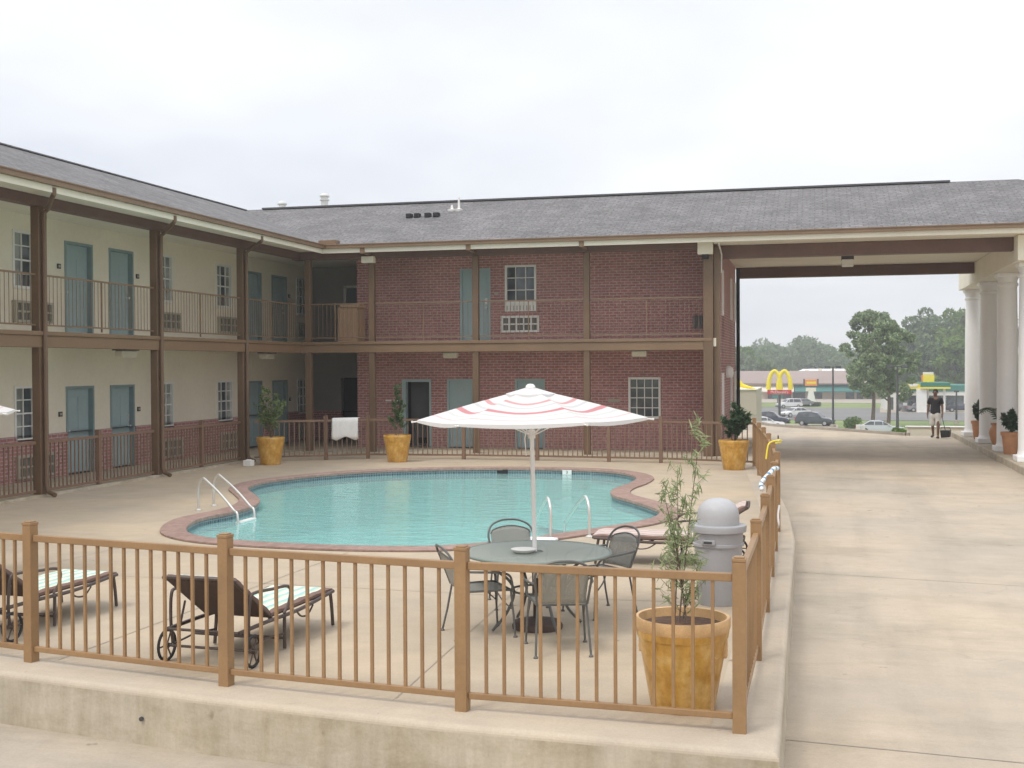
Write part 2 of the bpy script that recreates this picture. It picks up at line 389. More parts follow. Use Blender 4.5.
        if solid:
            b = o.modifiers.new('solid', 'SOLIDIFY'); b.thickness = solid; b.offset = -1
        if subsurf:
            b = o.modifiers.new('sub', 'SUBSURF'); b.levels = subsurf; b.render_levels = subsurf
        return o
def tag(o, label=None, cat=None, group=None, kind=None):
    if label: o['label'] = label
    if cat: o['category'] = cat
    if group: o['group'] = group
    if kind: o['kind'] = kind
    return o
def thing(name, loc, label, cat, group=None):
    o = bpy.data.objects.new(name, None); o.empty_display_size = .2; COL.objects.link(o); o.location = loc
    return tag(o, label, cat, group)
def copy_tree(o, parent=None):
    c = o.copy(); COL.objects.link(c); c.parent = parent
    for ch in list(o.children): copy_tree(ch, c)
    return c
def spl(pts, n=6, closed=False):
    """Catmull-Rom through points"""
    P = [Vector(p) for p in pts]; k = len(P); out = []
    for i in range(k if closed else k-1):
        a, b, c, e = (P[i-1] if (closed or i) else P[0]*2-P[1]), P[i], P[(i+1) % k], (P[(i+2) % k] if (closed or i+2 < k) else P[-1]*2-P[-2])
        for j in range(n):
            t = j/n; out.append(.5*((2*b)+(c-a)*t+(2*a-5*b+4*c-e)*t*t+(-a+3*b-3*c+e)*t**3))
    if not closed: out.append(P[-1])
    return out
def gx(px, Y):                       # world x of a bearing at depth Y
    u = (px-512)/1200
    return Y*(-math.sin(yaw)+math.cos(yaw)*u)/(math.cos(yaw)+math.sin(yaw)*u)
def text_mesh(body, size, ext, m, parent, name, loc, rot, sx=1):
    c = bpy.data.curves.new('txt', 'FONT'); c.body = body; c.size = size; c.extrude = ext; c.align_x = 'CENTER'; c.align_y = 'CENTER'
    o = bpy.data.objects.new('txt', c); COL.objects.link(o)
    dg = bpy.context.evaluated_depsgraph_get(); me = bpy.data.meshes.new_from_object(o.evaluated_get(dg))
    bpy.data.objects.remove(o); me.materials.clear(); me.materials.append(m)
    t = bpy.data.objects.new(name, me); COL.objects.link(t); t.parent = parent
    off = Vector((0, 0, 0)); q = parent
    while q: off = off+q.location; q = q.parent
    t.location = Vector(loc)-off; t.rotation_euler = rot; t.scale = (sx, 1, 1); return t

# ------------------------------------------------------------------ ground
def drive_z(y): return -.42+.22*min(1, max(0, (y-8)/24))
mb = MB()   # far terrain: one sheet to the horizon
xs = [-700, -560, -480, -400, -250, -160, -100, -70, -45, -30, -20, -12, -6, 0, 6, 12, 20, 30, 45, 70, 100, 160, 250, 400, 480, 560, 700]
ys = [-700, -500, -300, -100, -40, -10, 8, 20, 30, 40, 43, 52, 58, 66, 76, 88, 100, 130, 170, 230, 300, 380, 470, 600, 660, 720, 750]
def tz(x, y):
    if y < 52: z = -2.2
    elif y < 100: z = -2.2-3.0*(y-52)/48
    else: z = -5.2
    if y > 300: z += 9*min(1, (y-300)/300)*(.8+.3*math.sin(x*.006))
    return z
for y in ys:
    for x in xs: mb.v.append((x, y, tz(x, y)))
nx = len(xs)
for j in range(len(ys)-1):
    for i in range(nx-1): mb.f.append((j*nx+i, j*nx+i+1, (j+1)*nx+i+1, (j+1)*nx+i))
tag(mb.build('ground', GRASS, smooth='all'), kind='structure')
def strip(name, m, pts, z, th=.0, kind='structure'):
    b = MB(); n = len(pts)
    b.add([(p[0], p[1], z) for p in pts]+[(p[0], p[1], z-.2) for p in pts],
          [tuple(range(n)), tuple(reversed(range(n, 2*n)))]+[(i, n+i, n+(i+1) % n, (i+1) % n) for i in range(n)])
    return tag(b.build(name, m), kind=kind)
LOT = concrete('lot_concrete', (.45, .41, .35), .15, pscale=.05)
strip('parking_lot', LOT, [(-60, 105), (gx(840, 105), 105), (gx(838, 152), 152), (-60, 155)], -4.92)
strip('road', ASPH, [(-150, 172), (120, 168), (150, 196), (-150, 240)], -5.13)
strip('parking_lot', LOT, [(-150, 248), (gx(835, 246), 246), (60, 228), (110, 300), (-150, 300)], -5.12)
strip('forecourt', LOT, [(gx(880, 196.5), 196.5), (90, 196.5), (90, 226), (gx(880, 226), 226)], -5.10)

# drive: front apron and the lane under the portico, gently sloping; its far edge is curved
mb = MB()
edge = [(-14, 56.5), (-6, 56.6), (-2.6, 55.2), (-1.9, 53.4), (-.6, 51.7), (1.34, 49.4), (3.0, 47.2), (3.4, 46.9), (5.6, 47.1), (12, 47.3), (14, 47.3)]
rows = []
lane = [-1.7, -1.2, 0, 2, 4, 6, 9, 14]
for y in (9, 12, 16, 20, 24, 28, 32, 36, 41):
    rows.append([(x, y, drive_z(y)) for x in lane])
for a, b in zip(rows, rows[1:]):
    for i in range(len(lane)-1): mb.quad(a[i], a[i+1], b[i+1], b[i])
mb.add([(-14, 41, -.2), (-1.7, 41, -.2), (14, 41, -.2)]+[(x, y, -.2) for x, y in reversed(edge)], [tuple(range(3+len(edge)))])
for i in range(len(edge)-1):
    a, b = edge[i], edge[i+1]; mb.quad((a[0], a[1], -.2), (b[0], b[1], -.2), (b[0], b[1], -2.6), (a[0], a[1], -2.6))
xs2 = [-60, -30, -12, -6, -1.7]+lane[1:]+[40]
for y0, y1 in ((-40, 0), (0, 7), (7, 9)):
    for i in range(len(xs2)-1): mb.quad((xs2[i], y0, drive_z(y0)), (xs2[i+1], y0, drive_z(y0)), (xs2[i+1], y1, drive_z(y1)), (xs2[i], y1, drive_z(y1)))
tag(mb.build('driveway', DRIVE), kind='structure')
mb = MB()
for (a, b) in [((-.24, 9.36), (9, 8.5)), ((-.26, 16.6), (4.7, 15.85)), ((-.4, 23.9), (4.7, 23.2)), ((-.9, 31), (4.7, 30.6)), ((-1.5, 38.5), (4.7, 38.3)), ((-22, 3.4), (12, 1.6)), ((-2.4, 7.9), (-3.0, -2)), ((-12, 9.2), (-13, -2))]:
    A, B = Vector((*a, 0)), Vector((*b, 0)); n_ = 8
    for k in range(n_):
        p, q = A.lerp(B, k/n_), A.lerp(B, (k+1)/n_); s_ = (q-p).normalized().cross(Vector((0, 0, 1)))*.006
        mb.quad(*[(v.x, v.y, drive_z(v.y)+.005) for v in (p-s_, q-s_, q+s_, p+s_)])
tag(mb.build('pavement_joint', JOINT), kind='structure')
# low kerb along the far edge of the drive
mb = MB(); e2 = spl([(x, y, 0) for x, y in edge[1:8]], 4)
for a, b in zip(e2, e2[1:]): mb.bar((a.x, a.y-.1, -.16), (b.x, b.y-.1, -.16), .16, .13)
tag(mb.build('far_kerb', JOINT), kind='structure')

# pool deck slab with the pool cut out
INN = [(-9.26, 16.38), (-9.54, 17.03), (-9.67, 17.68), (-9.57, 18.5), (-9.62, 19.33), (-9.92, 20.23), (-10.52, 21.2), (-11.10, 22.1), (-11.35, 22.9), (-11.39, 23.62), (-11.13, 24.73), (-10.45, 26.0), (-9.53, 26.85), (-8.24, 27.52), (-6.83, 27.79), (-5.86, 27.83), (-4.86, 27.61), (-4.15, 26.95), (-3.75, 25.93), (-3.72, 24.8), (-3.84, 23.7), (-3.81, 22.88), (-3.60, 22.2), (-3.19, 21.51), (-2.77, 20.71), (-2.50, 20.0), (-2.5, 19.27), (-2.7, 18.6), (-2.9, 18.2), (-3.14, 17.8), (-3.6, 17.05), (-4.25, 16.1), (-4.94, 15.53), (-5.46, 15.37), (-6.29, 15.28), (-7.36, 15.33), (-8.3, 15.52), (-8.91, 15.91)]
inn = [p.xy for p in spl([(x, y, 0) for x, y in INN], 4, True)]
area = sum(inn[i-1].x*inn[i].y-inn[i].x*inn[i-1].y for i in range(len(inn)))
def offs(poly, dd):
    out = []; n = len(poly)
    for i in range(n):
        t = (poly[(i+2) % n]-poly[i-2]).normalized(); nrm = Vector((t.y, -t.x))*(1 if area > 0 else -1)
        out.append(poly[i]+nrm*dd)
    return out
cop = offs(inn, .36)
deckpoly = [(-.22, 7.71), (-.25, 12), (-.27, 17.3), (-.42, 20.5), (-.62, 23), (-.82, 25.2), (-1.02, 27.4), (-1.2, 29.6), (-1.3, 33), (-1.4, 40.2), (-25, 40.2), (-25, 3), (-15.5, 3), (-13.5, 10.4), (-11.8, 9.75), (-10.2, 9.25), (-8.3, 8.75), (-6.41, 8.38), (-4.41, 8.06), (-2.44, 7.82)]
def slab(name, m, outer, hole, z, zb, uv=False):
    b = MB(); loops = [[Vector((p[0], p[1], 0)) for p in outer]]
    if hole: loops.append([Vector((p[0], p[1], 0)) for p in hole])
    tri = tessellate_polygon(loops); flat = [v for l in loops for v in l]
    b.add([(v.x, v.y, z) for v in flat], [])
    for t_ in tri:
        a, c, e = [flat[i] for i in t_]
        b.f.append(tuple(t_) if (c-a).cross(e-a).z > 0 else tuple(reversed(t_)))
    n = len(outer)
    for i in range(n):
        p, q = outer[i], outer[(i+1) % n]; b.quad((p[0], p[1], z), (p[0], p[1], zb), (q[0], q[1], zb), (q[0], q[1], z))
    return tag(b.build(name, m, uv=uv), kind='structure')
def _in(p):
    if p[0] < -14: return p
    v = Vector((-7-p[0], 20-p[1])).normalized()*.14; return (p[0]+v.x, p[1]+v.y)
slab('pool_deck', DECK, [_in(p) for p in deckpoly], cop, 0, -.12)
# cast kerb wall under the front and drive edges of the deck
mb = MB(); run = [(-13.5, 10.4), (-11.8, 9.75), (-10.2, 9.25), (-8.3, 8.75), (-6.41, 8.38), (-4.41, 8.06), (-2.44, 7.82), (-.22, 7.71), (-.25, 12), (-.27, 17.3), (-.42, 20.5), (-.62, 23), (-.82, 25.2), (-1.02, 27.4), (-1.2, 29.6), (-1.3, 33), (-1.4, 40.2)]
def rail_profile(mb, run, prof):
    rings = []
    for i, p in enumerate(run):
        p = Vector((*p, 0)); a = Vector((*run[max(0, i-1)], 0)); b = Vector((*run[min(len(run)-1, i+1)], 0))
        t1 = (p-a).normalized() if i else (b-p).normalized(); t2 = (b-p).normalized() if i < len(run)-1 else t1
        n1 = Vector((t1.y, -t1.x, 0)); n2 = Vector((t2.y, -t2.x, 0)); nn = (n1+n2).normalized(); s_ = 1/max(.4, nn.dot(n1))
        rings.append([p+nn*s_*o+Vector((0, 0, z)) for o, z in prof])
    k = len(prof)
    for a, b in zip(rings, rings[1:]):
        for j in range(k-1): mb.quad(a[j], b[j], b[j+1], a[j+1])
rail_profile(mb, run, [(-.46, .004), (-.25, .006), (-.05, .004)]+[(-.05+.05*math.sin(R(q)), -.046+.05*math.cos(R(q))) for q in (18, 36, 54, 72, 90)]+[(.006, -.3), (.02, -.55)])
dk = mb.build('deck_kerb', KTOP, smooth='all'); dk.data.materials.append(KERB)
for p_ in dk.data.polygons:
    if p_.index % 9 >= 7: p_.material_index = 1
tag(dk, kind='structure')
mb = MB(); mb.lathe([(0, -.006), (.017, -.006), (.017, .01), (0, .01)], (-4.98, 8.135, -.215), 14, Matrix.Rotation(R(90), 3, 'X')); tag(mb.build('weep_hole', CHAR), kind='structure')
# deck control joints
mb = MB()
for (a, b) in [((-9.6, 9.6), (-9.2, 15.0)), ((-6.2, 8.4), (-6.0, 14.85)), ((-3.0, 7.95), (-3.3, 15.9)), ((-.5, 12.5), (-3.3, 12.4)), ((-13.9, 16), (-10.2, 15.6)), ((-14.2, 22), (-11.9, 22.2)), ((-.7, 21.9), (-3.2, 21.9)), ((-3.3, 12.4), (-13.2, 12.8)), ((-7, 28.3), (-7, 30)), ((-10.9, 27.5), (-11.6, 31))]:
    A, B = Vector((*a, .0045)), Vector((*b, .0045)); s_ = (B-A).normalized().cross(Vector((0, 0, 1)))*.006
    mb.quad(A-s_, B-s_, B+s_, A+s_)
tag(mb.build('deck_joint', mat('deck_joint', (.40, .34, .27), .9)), kind='structure')
# pool
root = tag(bpy.data.objects.new('swimming_pool', None), kind='structure'); COL.objects.link(root); root.location = (-6.8, 21, 0)
def loft(l1, z1, l2, z2, name, m, par, uv=False):
    b = MB(); n = len(l1)
    b.add([(p[0], p[1], z1) for p in l1]+[(p[0], p[1], z2) for p in l2], [(i, (i+1) % n, n+(i+1) % n, n+i) for i in range(n)])
    return b, n
b = MB(); n = len(inn)
vs = []
for l, z in ((cop, .006), (cop, .028), (offs(inn, .02), .034), (offs(inn, -.02), .02), (offs(inn, -.02), -.03)):
    vs += [(p[0], p[1], z) for p in l]
b.add(vs, [(k*n+i, k*n+(i+1) % n, (k+1)*n+(i+1) % n, (k+1)*n+i) for k in range(4) for i in range(n)])
co = b.build('coping', COPE, root, smooth=True)
ul = co.data.uv_layers.new(name='UVMap'); acc = [0]
for i in range(n): acc.append(acc[-1]+(inn[(i+1) % n]-inn[i]).length)
zz = [0, .02, .36, .42, .48]
for p in co.data.polygons:
    k, i = divmod(p.index, n)
    cor = {k*n+i: (acc[i], zz[k]), k*n+(i+1) % n: (acc[i+1], zz[k]), (k+1)*n+(i+1) % n: (acc[i+1], zz[k+1]), (k+1)*n+i: (acc[i], zz[k+1])}
    for li in p.loop_indices:
        a_, c_ = cor[co.data.loops[li].vertex_index]; ul.data[li].uv = (c_, a_)
inw = inn
b = MB(); b.add([(p[0], p[1], -.0) for p in inw]+[(p[0], p[1], -.24) for p in inw], [((i+1) % n, i, n+i, n+(i+1) % n) for i in range(n)])
b.build('tile_band', TILE, root, uv=True)
b = MB(); b.add([(p[0], p[1], -.24) for p in inw]+[(p[0], p[1], -1.25) for p in inw], [((i+1) % n, i, n+i, n+(i+1) % n) for i in range(n)])
tri = tessellate_polygon([[Vector((p[0], p[1], 0)) for p in inw]]); b.f += [tuple(n+i for i in t_) for t_ in tri]
b.build('basin', BASIN, root)
b = MB()      # entry steps in the far right corner
for k, rad in enumerate((2.0, 1.6, 1.2, .8)):
    cx, cy = -4.2, 27.0
    pts = [(cx+rad*math.cos(a), cy+rad*math.sin(a)) for a in [R(150+8*j) for j in range(22)]]
    m_ = len(pts); z = -.80+.17*k
    b.add([(cx, cy, z)]+[(p[0], p[1], z) for p in pts]+[(p[0], p[1], z-.3) for p in pts],
          [(0, 1+j, 2+j) for j in range(m_-1)]+[(1+j, 1+m_+j, 2+m_+j, 2+j) for j in range(m_-1)])
b.build('pool_step', BASIN, root)
b = MB()
b.box(gx(491, 27.7), gx(507, 27.7), 27.715, 27.74, -.115, -.015); b.build('skimmer', DARK, root)
b = MB(); xm_ = gx(566.5, 27.75); b.box(xm_-.11, xm_+.11, 27.755, 27.775, -.112, -.005); mk_ = b.build('depth_marker', WHITE, root)
text_mesh('3', .10, .002, CHAR, mk_, 'depth_number', (xm_, 27.75, -.06), (R(90), 0, 0))
b = MB(); ww = offs(inn, .0); tri = tessellate_polygon([[Vector((p[0], p[1], 0)) for p in ww]])
b.v = [(p[0], p[1], -.115) for p in ww]
for t_ in tri:
    a_, c_, e_ = [Vector(b.v[i]) for i in t_]; b.f.append(tuple(t_) if (c_-a_).cross(e_-a_).z > 0 else tuple(reversed(t_)))
tag(b.build('water', WATER), kind='structure')
# building walkway at the foot of the walls, a low step above the deck
slab('walkway', KERB, [(-14.28, 3), (-14.28, 31.6), (-1.9, 31.6), (-1.9, 40.3), (-24.9, 40.3), (-24.9, 3)], None, .05, -.05)
# raised walk under the white columns
mb = MB(); mb.box(4.82, 11.5, 28.5, 46.9, -.5, -.02)
tag(mb.build('portico_walk', KERB, bevel=.03), kind='structure')

# ------------------------------------------------------------------ motel
XC, XW, XE, YC, YW, YE = -14.4, -16.35, -13.35, 32.0, 34.0, 31.3
Z2, ZC1, ZC2 = 3.2, 2.92, 5.75
mo = thing('motel', (-14.4, 32, 0), 'two storey motel around the pool, cream and red brick under a grey shingle roof', 'motel')
DL = [(14.85, 15.85), (16.65, 17.65), (23.72, 24.80), (25.47, 26.52), (32.55, 33.6), (34.32, 35.4)]
WL = [(13.1, 14.0), (18.6, 19.5), (21.93, 22.85), (27.45, 28.35), (30.75, 31.65), (36.15, 36.95)]
AL = [(12.95, 14.1), (18.55, 19.7), (21.88, 23.15), (27.45, 28.65), (30.8, 31.97), (36.1, 37.2)]
# cream upper and lower walls of the left wing (openings are real holes)
up_h = [(a, b, Z2+.03, 5.33) for a, b in DL]+[(a, b, 4.18, 5.37) for a, b in WL]+[(a, b, 3.45, 3.89) for a, b in AL]
lo_h = [(a, b, .05, 2.05) for a, b in DL]+[(a, b, .94, 2.07) for a, b in WL]
b = MB().wall(3.2, 37.0, Z2, ZC2, XW, -.2, up_h, 'y'); b.wall(3.2, 37.0, 1.02, ZC1, XW, -.2, [(a, b_, max(c, 1.02), e) for a, b_, c, e in lo_h], 'y')
b.build('cream_wall', CREAM, mo)
b = MB().wall(3.2, 37.0, .05, 1.02, XW+.05, -.26, [(a, b_, c, e) for a, b_, c, e in lo_h]+[(a, b_, .13, .60) for a, b_ in AL], 'y')
b.build('brick_wainscot', BRICK, mo, uv=True)
# recess at the inner corner
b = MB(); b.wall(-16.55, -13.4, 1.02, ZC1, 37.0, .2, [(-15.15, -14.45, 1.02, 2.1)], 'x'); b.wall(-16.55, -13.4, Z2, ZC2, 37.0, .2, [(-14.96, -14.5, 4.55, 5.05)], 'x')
b.build('recess_wall', SHADEW, mo)
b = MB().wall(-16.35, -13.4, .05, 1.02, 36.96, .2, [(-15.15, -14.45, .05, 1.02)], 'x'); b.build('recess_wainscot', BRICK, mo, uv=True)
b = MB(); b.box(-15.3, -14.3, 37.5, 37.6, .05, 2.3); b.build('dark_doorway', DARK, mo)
b = MB(); b.box(-15.02, -14.94, 36.93, 37.05, 4.5, 5.1); b.box(-14.5, -14.44, 36.93, 37.05, 4.5, 5.1); b.box(-15.02, -14.44, 36.93, 37.05, 5.05, 5.12); b.box(-15.02, -14.44, 36.93, 37.05, 4.45, 4.52)
w_ = b.build('recess_window', WHITE, mo); b = MB(); b.box(-14.94, -14.5, 37.02, 37.06, 4.52, 5.05); b.build('pane', GLASS, w_)
# brick wall of the back wing and its end wall on the lane
BD_lo = [(-11.98, -11.06), (-10.57, -9.68), (-8.49, -7.6)]; BD_up = [(-10.16, -9.22), (-9.16, -9.15)]
bh = [(a, c, .05, 2.08) for a, c in BD_lo]+[(-10.15, -9.22, Z2+.03, 5.33), (-8.76, -7.86, 4.30, 5.38), (-8.88, -7.78, 3.47, 3.90), (-5.14, -4.26, .97, 2.10)]
b = MB().wall(-13.4, -2.5, Z2, ZC2, YW, .22, [h for h in bh if h[2] > 3], 'x'); b.wall(-13.4, -2.5, .05, ZC1, YW, .22, [h for h in bh if h[2] < 3], 'x')
b.wall(34.22, 37.2, .05, ZC2, -13.4, .22, [], 'y')
SW = [(32.25, 32.55), (33.65, 33.95), (37.1, 37.4), (38.8, 39.15)]
b.wall(32.16, 39.6, .05, ZC2, -2.5, -.22, [(a, c, 3.85, 5.07) for a, c in SW]+[(a, c, 1.0, 2.22) for a, c in SW], 'y')
b.build('brick_wall', BRICK, mo, uv=True)
# hidden rear and gable walls keep the volume closed
b = MB(); b.wall(-22.3, -2.72, 0, ZC2, 39.6, .2, [], 'x'); b.wall(3.2, 39.6, 0, ZC2, -22.3, .2, [], 'y'); b.wall(-22.3, -16.55, 0, ZC2, 3.2, .2, [], 'x')
b.quad((-22.3, 3.2, ZC2), (-16.4, 3.2, ZC2), (-18.1, 3.2, 7.3))
b.build('rear_wall', CREAM, mo)
b = MB(); b.wall(31.9, 50, -.02, ZC2, 7.9, .2, [(34.5, 35.7, -.02, 2.1), (38, 40, -.02, 2.3)], 'y'); b.wall(7.9, 13, -.02, ZC2, 31.9, .2, [], 'x')
b.build('lobby_wall', COLW, mo)
for y0_, y1_ in ((34.4, 35.8), (37.9, 40.1)):
    b = MB(); b.box(8.05, 8.1, y0_, y1_, 0, 2.35); b.build('lobby_door', GLASS, mo)
# charcoal blocker sheets inside, standing in for dark rooms behind the openings
b = MB(); b.box(-17.3, -17.2, 3.4, 37.2, .1, 5.6); b.box(-13.1, -2.9, 35.2, 35.3, .1, 5.6); b.build('room_blocker', CHAR, mo)

# second floor walkway slab with its ceiling
b = MB(); b.box(XW, XC+.06, 3.2, 36.95, 2.95, Z2-.03); b.box(XC+.06, -2.52, YC-.06, YW, 2.95, Z2-.03); b.box(XC+.06, -13.4, YW, 36.95, 2.95, Z2-.03)
b.build('walkway_floor', SOFF, mo)
# ceilings: one soffit slab per wing, out to the gutter, and the portico ceiling
b = MB(); b.box(-16.4, XE+.02, 3.0, YE+.02, ZC2, ZC2+.03); b.box(-16.4, -2.56, YE+.02, 41.0, ZC2, ZC2+.03)
b.build('ceiling_soffit', SOFF, mo)
b = MB(); b.box(-2.56, 10.4, YE+.02, 41.0, 5.64, 5.68); b.build('portico_ceiling', SOFF, mo)
# roof
rf = MB()
rf.quad((XE, 2.6, 5.83), (XE, YE, 5.83), (-18.1, 36, 7.6), (-18.1, 2.6, 7.6)); rf.quad((-23.1, 41, 5.83), (-23.1, 2.6, 5.83), (-18.1, 2.6, 7.6), (-18.1, 36, 7.6))
rf.quad((XE, YE, 5.83), (10.5, YE, 5.83), (5.5, 36, 7.6), (-18.1, 36, 7.6)); rf.quad((10.5, YE, 5.83), (10.5, 41, 5.83), (5.5, 36, 7.6)); rf.quad((10.5, 41, 5.83), (-23.1, 41, 5.83), (-18.1, 36, 7.6), (5.5, 36, 7.6))
ro = rf.build('roof', SHING, mo, uv=True, solid=.1)
b = MB(); b.box(-17.4, 3.7, 35.86, 36.14, 7.585, 7.635); b.build('ridge_vent', mat('ridge_grey', (.10, .10, .105), .8), ro)
b = MB(); b.bar((-18.1, 2.7, 7.60), (-18.1, 36, 7.60), .22, .03); b.build('ridge_cap', SHING, ro, uv=True)
for x in [gx(q, 34.2) for q in (410.5, 418.5, 429, 437.5)]:
    z = 5.83+.376*(34.2-YE); b = MB(); b.box(x-.09, x+.09, 34.1, 34.3, z-.02, z+.12); b.build('roof_vent', DARK, ro, bevel=.02)
for x, h in ((gx(453, 34.9), -.03), (gx(460, 34.9), .09)):
    z = 5.83+.376*(34.9-YE); b = MB(); b.lathe([(.12, z-.05), (.14, z+.02), (.04, z+.05), (.03, z+.22+h*1.8), (0, z+.22+h*1.8)], (x, 34.9, 0), 12); b.build('plumbing_vent', WHITE, ro, smooth=True)
for x, zt in ((-17.3, 7.98), (-15.78, 8.18)):
    b = MB(); b.lathe([(.12, 7.0), (.12, zt-.2), (.16, zt-.2), (.16, zt-.16), (.12, zt-.15), (.12, zt-.09), (.165, zt-.08), (.165, zt-.03), (.1, zt+.04), (0, zt+.05)], (x, 37.2, 0), 14); b.build('flue_pipe', METAL, ro, smooth=True)
# gutters
b = MB(); b.box(XE-.01, XE+.11, 2.6, YE+.0, 5.755, 5.86); b.box(XE-.01, XE+.13, 2.6, YE, 5.84, 5.865); b.box(XE-.01, 10.62, YE-.11, YE+.01, 5.755, 5.86); b.box(XE-.01, 10.65, YE-.13, YE+.01, 5.841, 5.866)
b.build('gutter', GUT, mo)
b = MB(); b.box(-13.47, -12.95, YE, YE+.3, 5.88, 6.0); b.build('gutter_guard', GUT, mo)
b = MB(); b.box(XE-.03, XE+.02, 2.6, YE-.02, 5.63, 5.754); b.box(XE-.03, 10.5, YE-.02, YE+.03, 5.63, 5.754); b.build('fascia', SOFF, mo)
# beams
b = MB(); b.box(XC-.12, XC+.12, 3.2, YC-.14, 5.55, 5.75); b.build('roof_beam', BEAMB, mo, bevel=.01)
b = MB(); b.box(XC-.14, -2.66, YC-.14, YC+.14, 5.52, 5.75); b.build('roof_beam', BEAMB, mo, bevel=.01)
def floor_beam(x0, x1, y0, y1):
    b = MB(); b.box(x0, x1, y0, y1, 2.86, 3.09); o = b.build('floor_beam', GUT, mo, bevel=.01)
    b = MB(); e = .03; b.box(x0-(e if x1-x0 < 1 else 0), x1+(e if x1-x0 < 1 else 0), y0-(e if y1-y0 < 1 else 0), y1+(e if y1-y0 < 1 else 0), 3.09, 3.17); b.build('floor_cap', GUT, o, bevel=.008)
floor_beam(XC-.11, XC+.11, 3.2, YC-.11); floor_beam(XC-.11, -2.62, YC-.11, YC+.11)
# portico beams and entablature
for y in (32.55, 40.2):
    b = MB(); b.box(-2.49, 4.85, y-.17, y+.17, 5.30, 5.635); b.build('portico_beam', BEAMB, mo, bevel=.01)
b = MB(); b.box(4.85, 5.85, 31.75, 44.3, 5.0, 5.63); b.box(4.85, 5.85, 41.05, 44.3, 5.63, 5.9)
b.build('entablature', SOFF, mo, bevel=.01)
for y in (43.85, 40.1, 36.35, 32.65):
    b = MB(); b.lathe([(.335, .13), (.30, .17), (.285, .25), (.28, 1.2), (.275, 3.0), (.255, 4.62), (.29, 4.66), (.29, 4.71), (.26, 4.73), (.262, 4.80), (.30, 4.87), (.30, 4.9)], (5.28, y, 0), 32)
    c = b.build('portico_column', COLW, mo, smooth=True)
    b = MB(); b.box(4.92, 5.64, y-.36, y+.36, -.02, .13); b.build('plinth', COLW, c, bevel=.02)
    b = MB(); b.box(4.97, 5.59, y-.31, y+.31, 4.9, 5.0); b.build('capital', COLW, c, bevel=.015)
b = MB(); b.box(.75, 1.1, 36.2, 36.5, 5.5, 5.64); l_ = b.build('ceiling_light', CHAR, mo); b = MB(); b.box(.76, 1.09, 36.1, 36.44, 5.30, 5.5); b.build('lens', WHITE, l_, bevel=.02)
# walkway posts, downspouts
def post(x, y, z0, z1, w=.17):
    b = MB(); b.box(x-w/2, x+w/2, y-w/2, y+w/2, z0, z1); o = b.build('post', BROWN, mo, bevel=.012)
    return o
LY = [3.3, 7.4, 11.6, 15.82, 20.05, 24.27, 28.45, 31.98]
for y in LY[:-1]: post(XC, y, .0, 5.55, .18)
post(-14.09, YC, .0, 5.52, .17)
for x in (-12.15, -9.1, -5.98): post(x, YC, .0, 5.52)
post(-2.72, YC, .0, 5.52, .26)
b = MB(); b.box(-2.58, -2.42, 31.99, 32.13, .05, 5.6); b.build('corner_trim', BROWN, mo)
for y in LY[:-1]:
    b = MB(); b.tube([(XE+.02, y-1.0, 5.72), (XE+.02, y-1.0, 5.60), (XE-.06, y-.93, 5.57), (XC+.24, y, 5.50), (XC+.155, y, 5.42), (XC+.15, y, 5.2), (XC+.15, y, .22), (XC+.18, y, .10), (XC+.36, y-.04, .04)], .045, 8)
    b.build('downspout', BROWN, mo, smooth=True)
for x in (-12.15, -9.1, -5.98):
    b = MB(); b.bar((x, YE-.03, 5.76), (x, YE-.03, 5.60), .12, .06, (0, 1, 0)); b.bar((x, YE-.03, 5.64), (x, YC-.16, 5.60), .08, .05); b.build('downspout', GUT, mo)
b = MB(); b.tube([(-2.42, 31.55, 5.63), (-2.42, 31.9, 5.55), (-2.40, 32.28, 5.4), (-2.40, 32.28, 4.9)], .022, 8); b.build('conduit', WHITE, mo, smooth=True)
b = MB(); b.tube([(-2.42, 39.62, 5.6), (-2.42, 39.62, .2)], .06, 8); b.build('downspout', DARK, mo, smooth=True)
b = MB(); b.box(-2.98, -2.58, 31.7, 31.86, 5.36, 5.70); o = b.build('alarm_box', SOFF, mo, bevel=.015); b = MB(); b.box(-2.86, -2.70, 31.72, 31.86, 5.25, 5.36); b.build('lens', DARK, o)
b = MB(); b.box(-12.36, -12.0, 31.7, 31.9, 5.38, 5.56); b.build('flood_light', SOFF, mo, bevel=.01)
b = MB(); b.box(-3.32, -3.05, YW-.06, YW-.002, 3.5, 3.85); b.build('meter_box', mat('meter_grey', (.10, .095, .10), .6), mo)
b = MB(); b.lathe([(0, 0), (.12, 0), (.15, .12), (.13, .26), (.05, .33), (0, .34)], (-2.43, 35.3, 2.1), 12); b.build('wall_lamp', WHITE, mo, smooth=True)
# ceiling lights under the walkway
for (x, y) in [(-15.4, 16.2), (-15.4, 24.65), (-15.4, 32.0), (-10.15, 33.0), (-4.7, 33.0)]:
    a_, c_ = (.13, .36) if x < -14.5 else (.24, .13)
    b = MB(); b.box(x-a_, x+a_, y-c_, y+c_, 2.86, 2.945); o = b.build('ceiling_light', CHAR, mo)
    b = MB(); b.box(x-a_*.85, x+a_*.85, y-c_*.85, y+c_*.85, 2.70, 2.86); b.build('lens', SOFF, o, bevel=.03)
